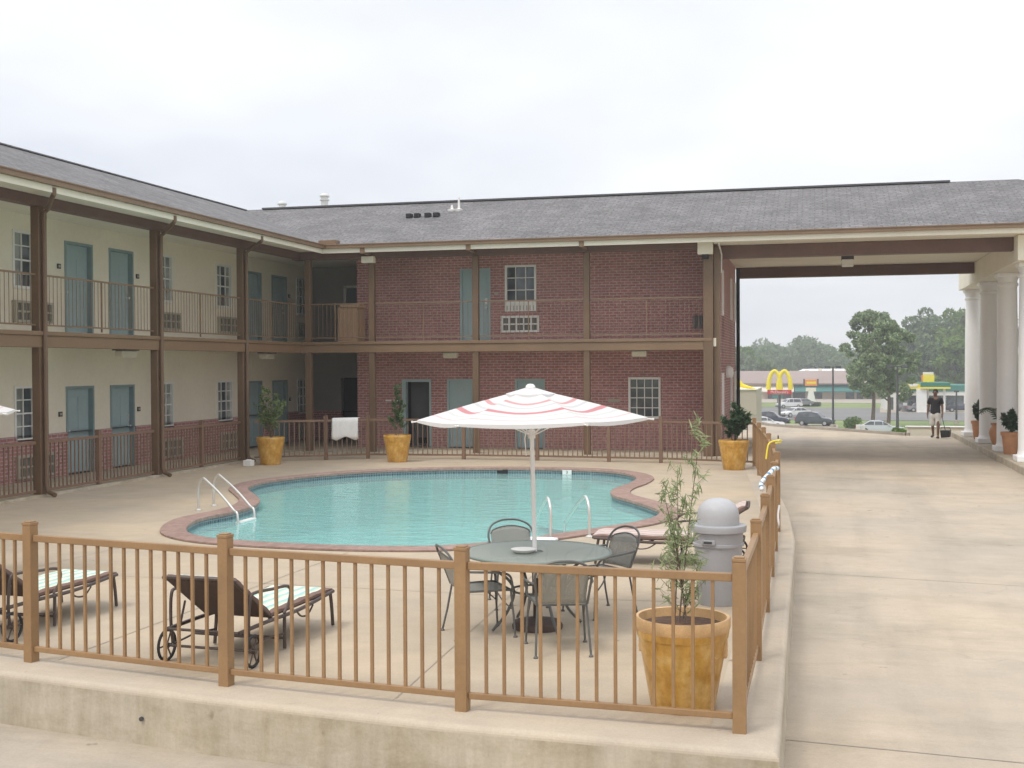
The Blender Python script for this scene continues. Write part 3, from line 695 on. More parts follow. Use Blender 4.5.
# doors
def door_y(y0, y1, z0, z1, hinge=0):
    b = MB(); x = XW
    for c0, c1, e0, e1 in ((y0, y0+.06, z0, z1), (y1-.06, y1, z0, z1), (y0+.06, y1-.06, z1-.06, z1)): b.box(x-.16, x+.02, c0, c1, e0, e1)
    f = b.build('door', TEALD, mo)
    b = MB(); b.box(x-.15, x-.10, y0+.06, y1-.06, z0+.02, z1-.06)
    for (p0, p1) in ((.18, .85), (1.0, 1.75)):
        for q0, q1 in ((y0+.16, (y0+y1)/2-.06), ((y0+y1)/2+.06, y1-.16)): b.box(x-.10, x-.088, q0, q1, z0+p0, z0+p1)
    l_ = b.build('leaf', TEAL, f, bevel=.004)
    yy = y1-.15 if hinge else y0+.15
    b = MB(); b.lathe([(0, 0), (.035, 0), (.03, .02), (.012, .03), (.012, .05), (.03, .06), (.035, .08), (0, .095)], (x-.09, yy, z0+.98), 12, Matrix.Rotation(R(90), 3, 'Y')); b.box(x-.09, x-.07, yy-.035, yy+.035, z0+1.1, z0+1.28)
    b.build('handle', METAL, f, smooth=True)
for i, (a, c) in enumerate(DL):
    door_y(a, c, .05, 2.05, i % 2); door_y(a, c, Z2+.0, 5.33, i % 2)
    yy = a-.22 if i % 2 == 0 else c+.18
    for z in (1.38, Z2+1.48):
        b = MB(); b.box(XW+.001, XW+.03, yy-.06, yy+.06, z, z+.11); o = b.build('room_number', CHAR, mo, bevel=.004)
        b = MB(); b.box(XW+.03, XW+.034, yy-.035, yy+.035, z+.03, z+.08); b.build('number_plate', ACG, o)
def door_x(x0, x1, z0, z1):
    b = MB()
    for c0, c1, e0, e1 in ((x0, x0+.06, z0, z1), (x1-.06, x1, z0, z1), (x0+.06, x1-.06, z1-.06, z1)): b.box(c0, c1, YW-.02, YW+.16, e0, e1)
    f = b.build('door', TEAL, mo)
    b = MB(); b.box(x0+.06, x1-.06, YW+.08, YW+.13, z0+.02, z1-.06); b.build('leaf', TEAL, f)
    b = MB(); b.lathe([(0, 0), (.035, 0), (.012, .03), (.03, .06), (.035, .08), (0, .095)], (x1-.15, YW+.08, z0+.98), 12, Matrix.Rotation(R(90), 3, 'X')); b.box(x1-.185, x1-.115, YW+.06, YW+.08, z0+1.08, z0+1.26)
    b.build('handle', METAL, f, smooth=True)
door_x(-10.57, -9.68, .05, 2.08); door_x(-8.49, -7.6, .05, 2.08); door_x(-10.15, -9.22, Z2, 5.33)
b = MB()
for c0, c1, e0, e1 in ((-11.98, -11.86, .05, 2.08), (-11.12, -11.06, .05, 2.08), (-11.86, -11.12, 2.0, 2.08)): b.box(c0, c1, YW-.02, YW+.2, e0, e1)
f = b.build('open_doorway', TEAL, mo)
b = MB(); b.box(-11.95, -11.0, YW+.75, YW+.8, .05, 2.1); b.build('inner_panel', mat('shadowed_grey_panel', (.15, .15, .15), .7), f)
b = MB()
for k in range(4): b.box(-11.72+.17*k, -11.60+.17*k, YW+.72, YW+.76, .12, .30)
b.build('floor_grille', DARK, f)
b = MB(); b.box(-12.5, -12.32, YW-.02, YW-.001, 1.42, 1.47); b.box(-12.24, -12.0, YW-.02, YW-.001, 1.42, 1.47); b.build('room_number', WHITE, mo)
b = MB(); b.box(-9.1, -8.98, YW-.02, YW-.001, Z2+1.35, Z2+1.43); b.build('room_number', ACG, mo)
b = MB(); b.box(-5.75, -5.4, YW-.02, YW-.001, 1.42, 1.5); b.build('room_number', ACG, mo)
# windows
def window_y(y0, y1, z0, z1, cols=3, rows=4, gm=None, x=XW, sgn=1, fw=.035):
    X0, X1 = (x-.06, x+.03*sgn) if sgn > 0 else (x-.03, x+.06)
    b = MB()
    b.box(X0, X1, y0-.02, y0+fw, z0-.02, z1+.02); b.box(X0, X1, y1-fw, y1+.02, z0-.02, z1+.02)
    b.box(X0, X1, y0+fw, y1-fw, z1-fw, z1+.02); b.box(X0, X1+.02, y0+fw, y1-fw, z0-.03, z0+fw)
    for k in range(1, cols): yy = y0+(y1-y0)*k/cols; b.box(x-.04, x-.005, yy-.012, yy+.012, z0+fw, z1-fw)
    for k in range(1, rows): zz = z0+(z1-z0)*k/rows; b.box(x-.042, x-.003, y0+fw, y1-fw, zz-.012-(.012 if k == rows//2 else 0), zz+.012)
    f = b.build('window', WHITE, mo)
    gm = gm or GLASS; w3 = (y1-y0)/3
    b = MB(); b.box(x-.065, x-.05, y0+fw, y1-fw, z0+fw, z1-fw); b.build('pane', gm, f)
    if gm is GLASS:
        b = MB(); b.box(x-.049, x-.046, y0+fw, y0+w3*.95, z0+fw, z1-fw); b.box(x-.049, x-.046, y1-w3*.95, y1-fw, z0+fw, z1-fw); b.build('curtain', CURT, f)
for i, (a, c) in enumerate(WL):
    window_y(a, c, 4.18, 5.37); window_y(a, c, .94, 2.07, gm=(CURT if i == 3 else GLASS))
def window_x(x0, x1, z0, z1, cols, rows, sash=False):
    b = MB(); fw = .04; y = YW
    b.box(x0-.02, x0+fw, y-.03, y+.08, z0-.02, z1+.02); b.box(x1-fw, x1+.02, y-.03, y+.08, z0-.02, z1+.02)
    b.box(x0+fw, x1-fw, y-.03, y+.08, z1-fw, z1+.02); b.box(x0+fw, x1-fw, y-.05, y+.08, z0-.03, z0+fw)
    for k in range(1, cols): xx = x0+(x1-x0)*k/cols; b.box(xx-.012, xx+.012, y+.005, y+.04, z0+fw, z1-fw)
    for k in range(1, rows): zz = z0+(z1-z0)*k/rows; b.box(x0+fw, x1-fw, y+.003, y+.043, zz-.012, zz+.012)
    f = b.build('window', WHITE, mo)
    b = MB(); b.box(x0+fw, x1-fw, y+.05, y+.065, z0+fw, z1-fw); b.build('pane', GLASS, f)
    return f
f = window_x(-8.76, -7.86, 4.32, 5.38, 3, 3)
b = MB(); b.box(-8.78, -7.84, YW-.045, YW-.002, 4.05, 4.30); b.build('sill_panel', WHITE, f, bevel=.01)
b = MB()
for k in range(9): b.box(-8.72+.098*k, -8.69+.098*k, YW-.055, YW-.045, 4.08, 4.22)
b.build('sill_slat', ACG, f)
window_x(-5.14, -4.26, .97, 2.10, 4, 4)
for a, c in SW:
    for z in (3.85, 1.0):
        b = MB()
        for y in (a, c-.08): b.box(-2.52, -2.455, y, y+.08, z-.02, z+1.24)
        b.box(-2.52, -2.46, a+.08, c-.08, z+1.14, z+1.22); b.box(-2.52, -2.46, a+.08, c-.08, z, z+.06)
        f = b.build('window', WHITE, mo); b = MB(); b.box(-2.58, -2.55, a+.01, c-.01, z, z+1.2); b.build('pane', GLASS, f)
# wall air conditioners
def ac_y(y0, y1, z0, z1, x=XW, parent=mo):
    b = MB(); b.box(x-.1, x+.10, y0, y1, z0, z0+.05); b.box(x-.1, x+.10, y0, y1, z1-.05, z1); b.box(x-.1, x+.10, y0, y0+.05, z0+.05, z1-.05); b.box(x-.1, x+.10, y1-.05, y1, z0+.05, z1-.05)
    for k in range(1, 5): yy = y0+(y1-y0)*k/5; b.box(x, x+.095, yy-.02, yy+.02, z0+.05, z1-.05)
    b.box(x, x+.09, y0+.05, y1-.05, (z0+z1)/2-.02, (z0+z1)/2+.02)
    o = b.build('air_conditioner', ACG, parent); b = MB(); b.box(x-.08, x+.05, y0+.05, y1-.05, z0+.05, z1-.05); b.build('grille', mat('ac_dark', (.16, .155, .14), .7) if 'ac_dark' not in MATS else MATS['ac_dark'], o)
for a, c in AL: ac_y(a, c, 3.44, 3.90); ac_y(a, c, .12, .61, XW+.03)
b = MB(); y = YW
b.box(-8.90, -7.76, y-.05, y+.1, 3.44, 3.50); b.box(-8.90, -7.76, y-.05, y+.1, 3.86, 3.92); b.box(-8.90, -8.84, y-.05, y+.1, 3.50, 3.86); b.box(-7.82, -7.76, y-.05, y+.1, 3.50, 3.86)
for k in range(1, 5): xx = -8.88+1.1*k/5; b.box(xx-.02, xx+.02, y-.03, y+.08, 3.5, 3.86)
b.box(-8.84, -7.82, y-.028, y+.08, 3.66, 3.7)
o = b.build('air_conditioner', WHITE, mo); b = MB(); b.box(-8.84, -7.82, y+.02, y+.08, 3.5, 3.86); b.build('grille', MATS['ac_dark'], o)
# balcony railings, one per bay
def rail_bay(p, q, z=Z2, h=1.05, m=BROWN):
    p, q = Vector(p), Vector(q); L = (q-p).length; b = MB(); n_ = int(L/.125); upv = Vector((0, 0, 1))
    b.bar(p+upv*(z+h), q+upv*(z+h), .045, .035); b.bar(p+upv*(z+.09), q+upv*(z+.09), .035, .03)
    for k in range(1, n_):
        c = p.lerp(q, k/n_); w = .028 if k == n_//2 else .010
        b.bar(c+upv*(z+(0 if k == n_//2 else .1)), c+upv*(z+h-.015), w, w, (0, 1, 0))
    return b.build('balcony_railing', m, mo)
for a, c in zip(LY, LY[1:]): rail_bay((XC, a+.1, 0), (XC, c-.1, 0), m=GUT)
for a, c in ((XC+.1, -12.25), (-12.05, -9.2), (-9.0, -6.08), (-5.88, -2.85)): rail_bay((a, YC, 0), (c, YC, 0), m=GUT)
# tan board cabinet behind the upstairs railing
t = thing('storage_cabinet', (-13.0, 32.9, Z2), 'tan board cabinet behind the upstairs railing at the dark inner corner', 'cabinet')
b = MB(); b.box(-13.45, -12.84, 32.6, 33.2, Z2-.02, Z2+.98)
for k in range(4): b.box(-13.42+.13*k, -13.31+.13*k, 32.585, 32.6, Z2+.03, Z2+.93)
b.build('cabinet_body', TAN, t, bevel=.01); b = MB(); b.box(-13.35, -12.8, 32.55, 33.25, Z2+.98, Z2+1.08); b.build('cabinet_top', TAN, t, bevel=.01)

# ------------------------------------------------------------------ pool fence
FMAT = [FENCE]
def fence_panel(root, p, q, single=True, h=1.07, zb=.115):
    FENCE = FMAT[0]
    p, q = Vector((*p, 0)), Vector((*q, 0)); a = (q-p).normalized(); L = (q-p).length-.09; p = p+a*.045; q = p+a*L
    U = Vector((0, 0, 1)); b = MB(); b.bar(p+U*(h-.028), q+U*(h-.028), .045, .056); b.bar(p+U*zb, q+U*zb, .04, .045)
    n_ = max(2, round(L/.131)); 
    rails = b.build('railing_panel', FENCE, root, bevel=.006) if single else None
    for k in range(1, n_):
        c = p.lerp(q, k/n_)
        if single:
            bb = MB(); bb.bar(c+U*(zb+.0225), c+U*(h-.056), .022, .022, a); bb.build('baluster', FENCE, rails)
        else: b.bar(c+U*(zb+.0225), c+U*(h-.056), .022, .022, a)
    if not single: b.build('railing_panel', FENCE, root)
def fence_post(root, x, y, ang=0, h=1.18, w=.09):
    FENCE = FMAT[0]
    a = Vector((math.cos(ang), math.sin(ang), 0)); b = MB()
    b.bar((x, y, 0), (x, y, h-.03), w, w, a); o = b.build('fence_post', FENCE, root, bevel=.006)
    b = MB(); b.bar((x, y, h-.03), (x, y, h-.006), w+.006, w+.006, a); b.bar((x, y, h-.006), (x, y, h+.004), w-.02, w-.02, a); b.build('post_cap', FENCE, o, bevel=.004)
def fence(pts, label, single, group='railing sections around the pool', name='pool_fence'):
    c = Vector((sum(p[0] for p in pts)/len(pts), sum(p[1] for p in pts)/len(pts), 0))
    root = thing(name, c, label, 'fence', group)
    for i, (a, b_) in enumerate(zip(pts, pts[1:])): fence_panel(root, a, b_, single)
    return root
FF = [(-12.0, 10.2), (-10.15, 9.62), (-8.3, 9.12), (-6.37, 8.73), (-4.41, 8.41), (-2.44, 8.18), (-.49, 8.11)]
r_ = fence(FF, 'brown metal railing along the near edge of the deck above the stained concrete wall', True)
for i, p in enumerate(FF):
    q = FF[min(i+1, len(FF)-1)]; o_ = FF[max(i-1, 0)]; fence_post(r_, p[0], p[1], math.atan2(q[1]-o_[1], q[0]-o_[0]) if i < 6 else 0)
FS = [(-.49, 8.11), (-.475, 10.15), (-.48, 12.15), (-.50, 14.2), (-.52, 16.15), (-.54, 18.05), (-.68, 20.5), (-.84, 22.9), (-1.02, 25.1), (-1.2, 27.1), (-1.42, 29.5)]
r_ = fence(FS, 'brown metal railing between the pool deck and the wide concrete driveway', True)
for i, p in enumerate(FS[1:]): fence_post(r_, p[0], p[1], R(90) if i < 5 else R(94.5))
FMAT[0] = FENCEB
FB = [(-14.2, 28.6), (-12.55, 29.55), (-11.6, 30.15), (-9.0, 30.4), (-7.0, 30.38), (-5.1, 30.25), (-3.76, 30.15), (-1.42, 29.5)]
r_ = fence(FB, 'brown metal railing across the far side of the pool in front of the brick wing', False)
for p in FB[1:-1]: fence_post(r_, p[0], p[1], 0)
FL = [(XC, 7.5), (XC, 9.6), (XC, 11.5), (XC, 13.7), (XC, 15.72), (XC, 17.8), (XC, 19.95), (XC, 22.0), (XC, 24.17), (XC, 26.3), (XC, 28.35)]
r_ = fence(FL, 'brown metal railing between the tall brown posts of the cream wing', False)
for i, p in enumerate(FL):
    if i in (1, 3, 5, 7, 9): fence_post(r_, p[0], p[1], R(90))

# ------------------------------------------------------------------ patio furniture
def umbrella(cx, cy, label, lean=(0, 0), rot=0, base=True):
    t = thing('patio_umbrella', (cx, cy, .0), label, 'umbrella', 'striped umbrellas over patio tables')
    lx, ly = lean; A = lambda z: (cx+lx*z, cy+ly*z, z)
    b = MB(); b.tube([A(.06), A(1.2), A(2.24)], .021, 14); b.build('pole', WHITE, t, smooth=True)
    Rr, zt, ze = 1.085, 2.245, 1.965; n_ = 6; m_ = 9; sub = 8
    mb_ = MB(); ring = []
    def pt(k, f, tq):      # panel k, across f 0..1, radial tq
        a0, a1 = rot+2*math.pi*k/n_, rot+2*math.pi*(k+1)/n_
        p = Vector((math.cos(a0), math.sin(a0), 0)).lerp(Vector((math.cos(a1), math.sin(a1), 0)), f)*Rr*tq
        z = zt-(zt-ze)*(tq**1.12)-.045*math.sin(math.pi*f)*math.sin(math.pi*min(1, tq*.9))
        edge_ = .05*math.sin(math.pi*f)*max(0, tq-.75)*2      # hem drawn in between ribs
        p = p*(1-edge_)
        return (cx+lx*z+p.x, cy+ly*z+p.y, z+p.x*.012)
    for k in range(n_):
        vs = []; fs = []
        for i in range(m_+1):
            for j in range(sub+1): vs.append(pt(k, j/sub, .03+.97*i/m_)); ring.append(.03+.97*i/m_)
        for i in range(m_):
            for j in range(sub): q = i*(sub+1)+j; fs.append((q, q+1, q+sub+2, q+sub+1))
        mb_.add(vs, fs)
        # short hanging hem
        vs = []; fs = []
        for j in range(sub+1):
            p = pt(k, j/sub, 1); vs += [p, (p[0], p[1], p[2]-.025-.012*math.sin(math.pi*j/sub))]; ring += [.97, 1.0]
        for j in range(sub): fs.append((2*j, 2*j+2, 2*j+3, 2*j+1))
        mb_.add(vs, fs)
    mb_.ring = ring; c = mb_.build('canopy', CANOPY, t, smooth='all')
    for k in range(n_):
        a = rot+2*math.pi*k/n_; p = pt(k, 0, 1.0); q = pt(k, 0, .05); e_ = Vector((math.cos(a), math.sin(a), 0))
        b = MB(); b.tube([(q[0], q[1], q[2]-.03), (p[0], p[1], p[2]-.015), Vector(p)+e_*.05+Vector((0, 0, -.02))], .007, 6); rb = b.build('rib', WHITE, t)
        m2 = pt(k, 0, .55); b = MB(); b.tube([A(1.80), (m2[0], m2[1], m2[2]-.02)], .006, 6); b.build('strut', WHITE, rb)
        b = MB(); b.lathe([(0, -.01), (.009, -.006), (.010, .008), (0, .014)], Vector(p)+e_*.05+Vector((0, 0, -.02)), 8); b.build('rib_tip', WHITE, rb, smooth=True)
    # vent cap
    b = MB(); rg = []
    for k in range(n_):
        a0, a1 = rot+2*math.pi*k/n_, rot+2*math.pi*(k+1)/n_
        C0 = Vector(A(2.268)); P0 = C0+Vector((math.cos(a0)*.235, math.sin(a0)*.235, -.068)); P1 = C0+Vector((math.cos(a1)*.235, math.sin(a1)*.235, -.068)); mid = (P0+P1)/2+Vector((0, 0, -.008))
        b.add([C0, P0, mid, P1, P0-Vector((0, 0, .02)), mid-Vector((0, 0, .025)), P1-Vector((0, 0, .02))], [(0, 1, 2), (0, 2, 3), (1, 4, 5, 2), (2, 5, 6, 3)]); rg += [0, .3, .3, .3, .3, .3, .3]
    b.ring = rg; b.build('vent_cap', CANOPY, t)
    b = MB(); b.lathe([(.05, 2.255), (.042, 2.275), (.025, 2.29), (0, 2.293)], (cx+lx*2.3, cy+ly*2.3, 0), 12); b.build('finial', WHITE, t, smooth=True)
    b = MB(); b.tube([A(1.78), A(1.86)], .034, 12); b.build('slide_collar', WHITE, t, smooth=True)
    b = MB(); b.tube([(cx-.09, cy-.02, 1.62), (cx-.10, cy-.03, 1.78), (cx-.08, cy-.02, 1.88)], .006, 6); b.build('pull_cord', WHITE, t)
    return t
TX, TY = -2.53, 10.95
umbrella(TX-.006, TY, 'white patio umbrella with thin red rings over the round metal table', (-.022, 0), R(8))
# table
t = thing('patio_table', (TX, TY, 0), 'round green-grey metal mesh table under the striped umbrella', 'table')
b = MB(); b.lathe([(.03, .72), (.20, .722), (.45, .722), (.685, .72), (.685, .712), (.45, .712), (.2, .712), (.03, .712)], (TX, TY, 0), 64); b.build('tabletop', TOPG, t, smooth=True)
b = MB(); b.tube([(TX+.69*math.cos(a), TY+.69*math.sin(a), .714) for a in [2*math.pi*k/64 for k in range(64)]], .013, 8, True); b.build('rim', mat('table_rim_green', (.20, .25, .22), .4), t, smooth=True)
b = MB(); b.tube([(TX+.05*math.cos(a), TY+.05*math.sin(a), .716) for a in [2*math.pi*k/20 for k in range(20)]], .012, 6, True)
b.build('umbrella_ring', WIRE, t, smooth=True)
for k in range(4):
    a = R(38+90*k); c_, s_ = math.cos(a), math.sin(a); f = lambda r_, z: (TX+c_*r_, TY+s_*r_, z)
    b = MB(); b.tube(spl([f(.60, .705), f(.50, .62), f(.30, .48), f(.24, .34), f(.32, .16), f(.46, .015)], 5), .014, 8); b.build('leg', WIRE, t, smooth=True)
b = MB(); b.tube([(TX+.245*math.cos(a), TY+.245*math.sin(a), .36) for a in [2*math.pi*k/32 for k in range(32)]], .011, 6, True); b.build('leg_hoop', WIRE, t, smooth=True)
t = thing('umbrella_base', (TX, TY, 0), 'dark round weighted base standing on the deck under the patio table', 'umbrella base')
b = MB(); b.lathe([(.235, 0), (.24, .03), (.22, .065), (.10, .085), (.045, .1)], (TX, TY, 0), 32); b.build('weight_disc', SLING, t, smooth=True)
b = MB(); b.lathe([(.04, .09), (.038, .46), (.026, .47)], (TX, TY, 0), 16); b.build('sleeve', SLING, t, smooth=True)
t = thing('ashtray', (TX-.10, TY-.12, .723), 'small white round dish on the table beside the umbrella pole', 'dish')
b = MB(); b.lathe([(.07, 0), (.085, .005), (.115, .03), (.12, .035), (.105, .03), (.075, .012), (0, .01)], (TX-.10, TY-.12, .723), 24); b.build('dish_bowl', WHITE, t, smooth=True)

def make_chair():
    t = thing('patio_chair', (0, 0, 0), 'x', 'chair', 'wire patio chairs around the table')
    b = MB(); n_ = 8        # seat pan, dished
    vs = []; fs = []
    for i in range(n_+1):
        for j in range(n_+1):
            x = -.24+.48*j/n_; y = -.20+.44*i/n_; x *= (.88+.12*i/n_)
            vs.append((x, y, .43-.022*math.sin(math.pi*i/n_)*math.sin(math.pi*j/n_)+(.0 if i < n_ else -.01)))
    for i in range(n_):
        for j in range(n_): q = i*(n_+1)+j; fs.append((q, q+1, q+n_+2, q+n_+1))
    b.add(vs, fs); b.build('seat', MESHG, t, smooth='all', solid=.004)
    b = MB(); b.tube(spl([(-.21, -.2, .43), (-.24, .2, .43), (-.2, .245, .42), (.2, .245, .42), (.24, .2, .43), (.21, -.2, .43)], 4), .010, 8); b.tube([(-.21, -.2, .43), (.21, -.2, .43)], .009, 8); b.build('seat_frame', WIRE, t, smooth=True)
    bk = lambda x, z: (x, -.20-.15*(z-.43)/.46-.03*(1-(x/.24)**2), .43+(z-.43)*.84)      # leaning, curved back
    b = MB(); vs = []; fs = []
    for i in range(9):
        for j in range(9):
            f = i/8; x = -.20+.40*j/8; top = .78+.045*(1-(x/.2)**2); vs.append(bk(x*(1+.08*f), .45+(top-.45)*f))
    for i in range(8):
        for j in range(8): q = i*9+j; fs.append((q, q+1, q+10, q+9))
    b.add(vs, fs); b.build('backrest', MESHG, t, smooth='all', solid=.004)
    arch = [bk(x, z) for x, z in [(-.215, .44), (-.23, .60), (-.24, .74), (-.20, .84), (-.10, .895), (0, .905), (.10, .895), (.20, .84), (.24, .74), (.23, .60), (.215, .44)]]
    b = MB(); b.tube(spl(arch, 4), .011, 8); b.build('back_frame', WIRE, t, smooth=True)
    arch = [bk(x, z) for x, z in [(-.215, .745), (-.18, .79), (-.09, .82), (0, .83), (.09, .82), (.18, .79), (.215, .745)]]
    b = MB(); b.tube(spl(arch, 4), .008, 8); b.build('back_hoop', WIRE, t, smooth=True)
    for s_ in (-1, 1):
        b = MB(); b.tube(spl([bk(s_*.235, .66), (s_*.275, -.12, .615), (s_*.285, .10, .60), (s_*.28, .20, .57), (s_*.262, .235, .50), (s_*.25, .24, .43)], 4), .011, 8); b.build('armrest', WIRE, t, smooth=True)
        b = MB(); b.tube([(s_*.235, .23, .43), (s_*.255, .25, .2), (s_*.265, .262, .012)], .010, 8); lg = b.build('leg', WIRE, t, smooth=True)
        b = MB(); b.lathe([(.02, 0), (.02, .01), (.011, .02)], (s_*.265, .262, 0), 10); b.build('foot', WIRE, lg)
        b = MB(); b.tube([(s_*.21, -.2, .43), (s_*.225, -.24, .2), (s_*.235, -.285, .012)], .010, 8); lg = b.build('leg', WIRE, t, smooth=True)
        b = MB(); b.lathe([(.02, 0), (.02, .01), (.011, .02)], (s_*.235, -.285, 0), 10); b.build('foot', WIRE, lg)
        b = MB(); b.tube(spl([(s_*.25, .245, .25), (s_*.245, .15, .34), (s_*.235, .1, .42)], 4), .007, 6); b.build('brace', WIRE, t, smooth=True)
    return t
ch = make_chair()
spots = [(-3.0, 10.60, 'wire patio chair left of the table facing it, beside the middle railing post'),
         (-2.15, 10.14, 'wire patio chair on the near side of the table, closest to the railing'),
         (-2.08, 11.76, 'wire patio chair on the right of the table in front of the rose lounger'),
         (-2.99, 12.0, 'wire patio chair behind the table with its back to the pool')]
for i, (x, y, lb) in enumerate(spots):
    c = ch if i == 0 else copy_tree(ch); c.location = (x, y, 0); c['label'] = lb
    a = math.atan2(TY-y, TX-x); c.rotation_euler = (0, 0, a-R(90)+[R(-4), R(-6), R(-14), R(2)][i])

CUSHB = mat('brown_cushion', (.20, .125, .10), .85, var=.1, vs=8)
def make_lounger(cush, label, ang=33, under=SLING):
    t = thing('chaise_lounger', (0, 0, 0), label, 'lounger', 'wheeled loungers on the pool deck')
    for s_ in (-1, 1):
        b = MB(); b.tube(spl([(s_*.33, -.10, .30), (s_*.33, .4, .30), (s_*.33, 1.0, .29), (s_*.33, 1.55, .32), (s_*.33, 1.72, .33)], 4), .018, 8); b.build('side_rail', BRONZE, t, smooth=True)
        b = MB(); b.tube(spl([(s_*.36, .02, .16), (s_*.365, .0, .35), (s_*.37, .02, .56), (s_*.375, .10, .60), (s_*.38, .40, .58), (s_*.38, .66, .56), (s_*.375, .74, .50), (s_*.365, .72, .40), (s_*.35, .66, .32)], 5), .014, 8); b.build('armrest', BRONZE, t, smooth=True)
        b = MB(); b.tube([(s_*.335, .70, .29), (s_*.345, .68, .01)], .016, 8); b.build('leg', BRONZE, t, smooth=True)
        b = MB(); b.tube(spl([(s_*.33, 1.66, .31), (s_*.332, 1.68, .2), (s_*.334, 1.69, .1), (s_*.335, 1.70, .01)], 3), .017, 8); b.build('leg', BRONZE, t, smooth=True)
        w = MB(); w.tube([(s_*.405, .13*math.cos(a), .138+.125*math.sin(a)) for a in [2*math.pi*k/28 for k in range(28)]], .013, 8, True); wh = w.build('wheel', TYRE, t, smooth=True)
        w = MB(); w.tube([(s_*.385, 0, .138), (s_*.43, 0, .138)], .022, 10); w.build('hub', BRONZE, wh, smooth=True)
        for k in range(6):
            a = 2*math.pi*k/6; w = MB(); w.tube([(s_*.405, 0, .138), (s_*.405, .118*math.cos(a), .138+.118*math.sin(a))], .007, 6); w.build('spoke', BRONZE, wh)
        b = MB(); b.tube([(s_*.35, .02, .15), (s_*.345, .35, .17), (s_*.34, .68, .14)], .009, 6); b.build('stretcher', BRONZE, t, smooth=True)
        b = MB(); b.tube(spl([(s_*.33, .95, .28), (s_*.325, 1.05, .22), (s_*.325, 1.18, .21), (s_*.33, 1.28, .28)], 4), .009, 6); b.build('scroll', BRONZE, t, smooth=True)
    for nm, pts in (('axle', [(-.4, 0, .138), (.4, 0, .138)]), ('foot_rail', [(-.33, 1.73, .33), (.33, 1.73, .33)]), ('cross_bar', [(-.34, .35, .17), (.34, .35, .17)]), ('cross_bar', [(-.34, .68, .10), (.34, .68, .10)]), ('head_bar', [(-.33, -.1, .30), (.33, -.1, .30)])):
        b = MB(); b.tube(pts, .012, 8); b.build(nm, BRONZE, t, smooth=True)
    def pad(y0, y1, z, th, m, name, ribs=5, par=t):
        b = MB(); nx_, ny_ = 14, 18; top = []; 
        for i in range(ny_+1):
            for j in range(nx_+1):
                u_, v_ = j/nx_, i/ny_
                edge_ = min(1, 4.5*min(u_, 1-u_, v_*1.2, (1-v_)*1.2))
                top.append((-.315+.63*u_, y0+(y1-y0)*v_, z+th*(.55+.45*math.sqrt(max(0, edge_)))-.008*abs(math.cos(math.pi*v_*ribs))))
        bot = [(p[0], p[1], z) for p in top]; N = len(top); b.add(top+bot, [])
        for i in range(ny_):
            for j in range(nx_):
                q = i*(nx_+1)+j; b.f.append((q, q+1, q+nx_+2, q+nx_+1)); b.f.append((N+q+nx_+1, N+q+nx_+2, N+q+1, N+q))
        bd = [j for j in range(nx_+1)]+[i*(nx_+1)+nx_ for i in range(1, ny_+1)]+[ny_*(nx_+1)+j for j in range(nx_-1, -1, -1)]+[i*(nx_+1) for i in range(ny_-1, 0, -1)]
        for a_, c_ in zip(bd, bd[1:]+bd[:1]): b.f.append((a_, N+a_, N+c_, c_))
        o = b.build(name, m, par, smooth=True); o.data.materials.append(CUSHB)
        for p_ in o.data.polygons:
            if not (p_.index % 2 == 0 and p_.index < 2*nx_*ny_ and 1 <= (p_.index//2) % nx_ < nx_-1): p_.material_index = 1
        return o
    b = MB(); b.box(-.31, .31, .48, 1.72, .315, .328); b.build('seat_sling', under, t)
    pad(.50, 1.74, .33, .055, cush, 'seat_cushion')
    # tilting backrest built flat, then tipped about its hinge
    br = bpy.data.objects.new('backrest', None)
    bb = MB(); bb.box(-.30, .30, -.14, .60, -.012, .0); br = bb.build('backrest', under, t)
    br.location = (0, .48, .325)
    for v in br.data.vertices: v.co.y -= .60
    for s_ in (-1, 1):
        b = MB(); b.tube([(s_*.31, .62, 0), (s_*.31, -.12, 0)], .015, 8); o = b.build('back_rail', BRONZE, None, smooth=True); o.parent = br
        for v in o.data.vertices: v.co.y -= .60
    b = MB(); b.tube(spl([(-.31, -.12, 0), (-.29, -.16, 0), (.29, -.16, 0), (.31, -.12, 0)], 3), .016, 8); o = b.build('head_rail', BRONZE, None, smooth=True); o.parent = br
    for v in o.data.vertices: v.co.y -= .60
    o = pad(-.14, .58, .0, .075, cush, 'back_cushion', 4, None); o.parent = br
    for v in o.data.vertices: v.co.y -= .60
    br.rotation_euler = (-R(ang), 0, 0)
    for s_ in (-1, 1):
        b = MB(); b.tube([(s_*.30, .12, .30+.38*math.sin(R(ang))*.95), (s_*.31, .05, .29)], .010, 6); b.build('back_prop', BRONZE, t)
    return t
lg = make_lounger(TOWEL, 'bronze lounger with aqua striped cushion and raised brown back behind the front railing')
lg.location = (-4.86, 8.98, 0); lg.rotation_euler = (0, 0, R(-3)); lg.scale = (1, .96, 1)
l2 = copy_tree(lg); l2.location = (-7.40, 9.34, 0); l2.scale = (1, .96, 1); l2.rotation_euler = (0, 0, R(-3)); l2['label'] = 'bronze lounger with aqua striped cushion cut off by the left edge of the photo'
l3 = make_lounger(PINKS, 'lounger with rose striped cushion lying between the pool and the grey bin', 33)
l3.location = (-.95, 15.0, 0); l3.rotation_euler = (0, 0, R(92))
umbrella(-9.79, 11.48, 'striped umbrella of which only the tip shows at the left edge', (0, 0), R(0))
t = thing('umbrella_base', (-9.79, 11.48, 0), 'dark umbrella base outside the left edge of the photo', 'umbrella base')
b = MB(); b.lathe([(.23, 0), (.24, .04), (.1, .08), (.04, .1), (.035, .4)], (-9.79, 11.48, 0), 24); b.build('weight_disc', SLING, t, smooth=True)

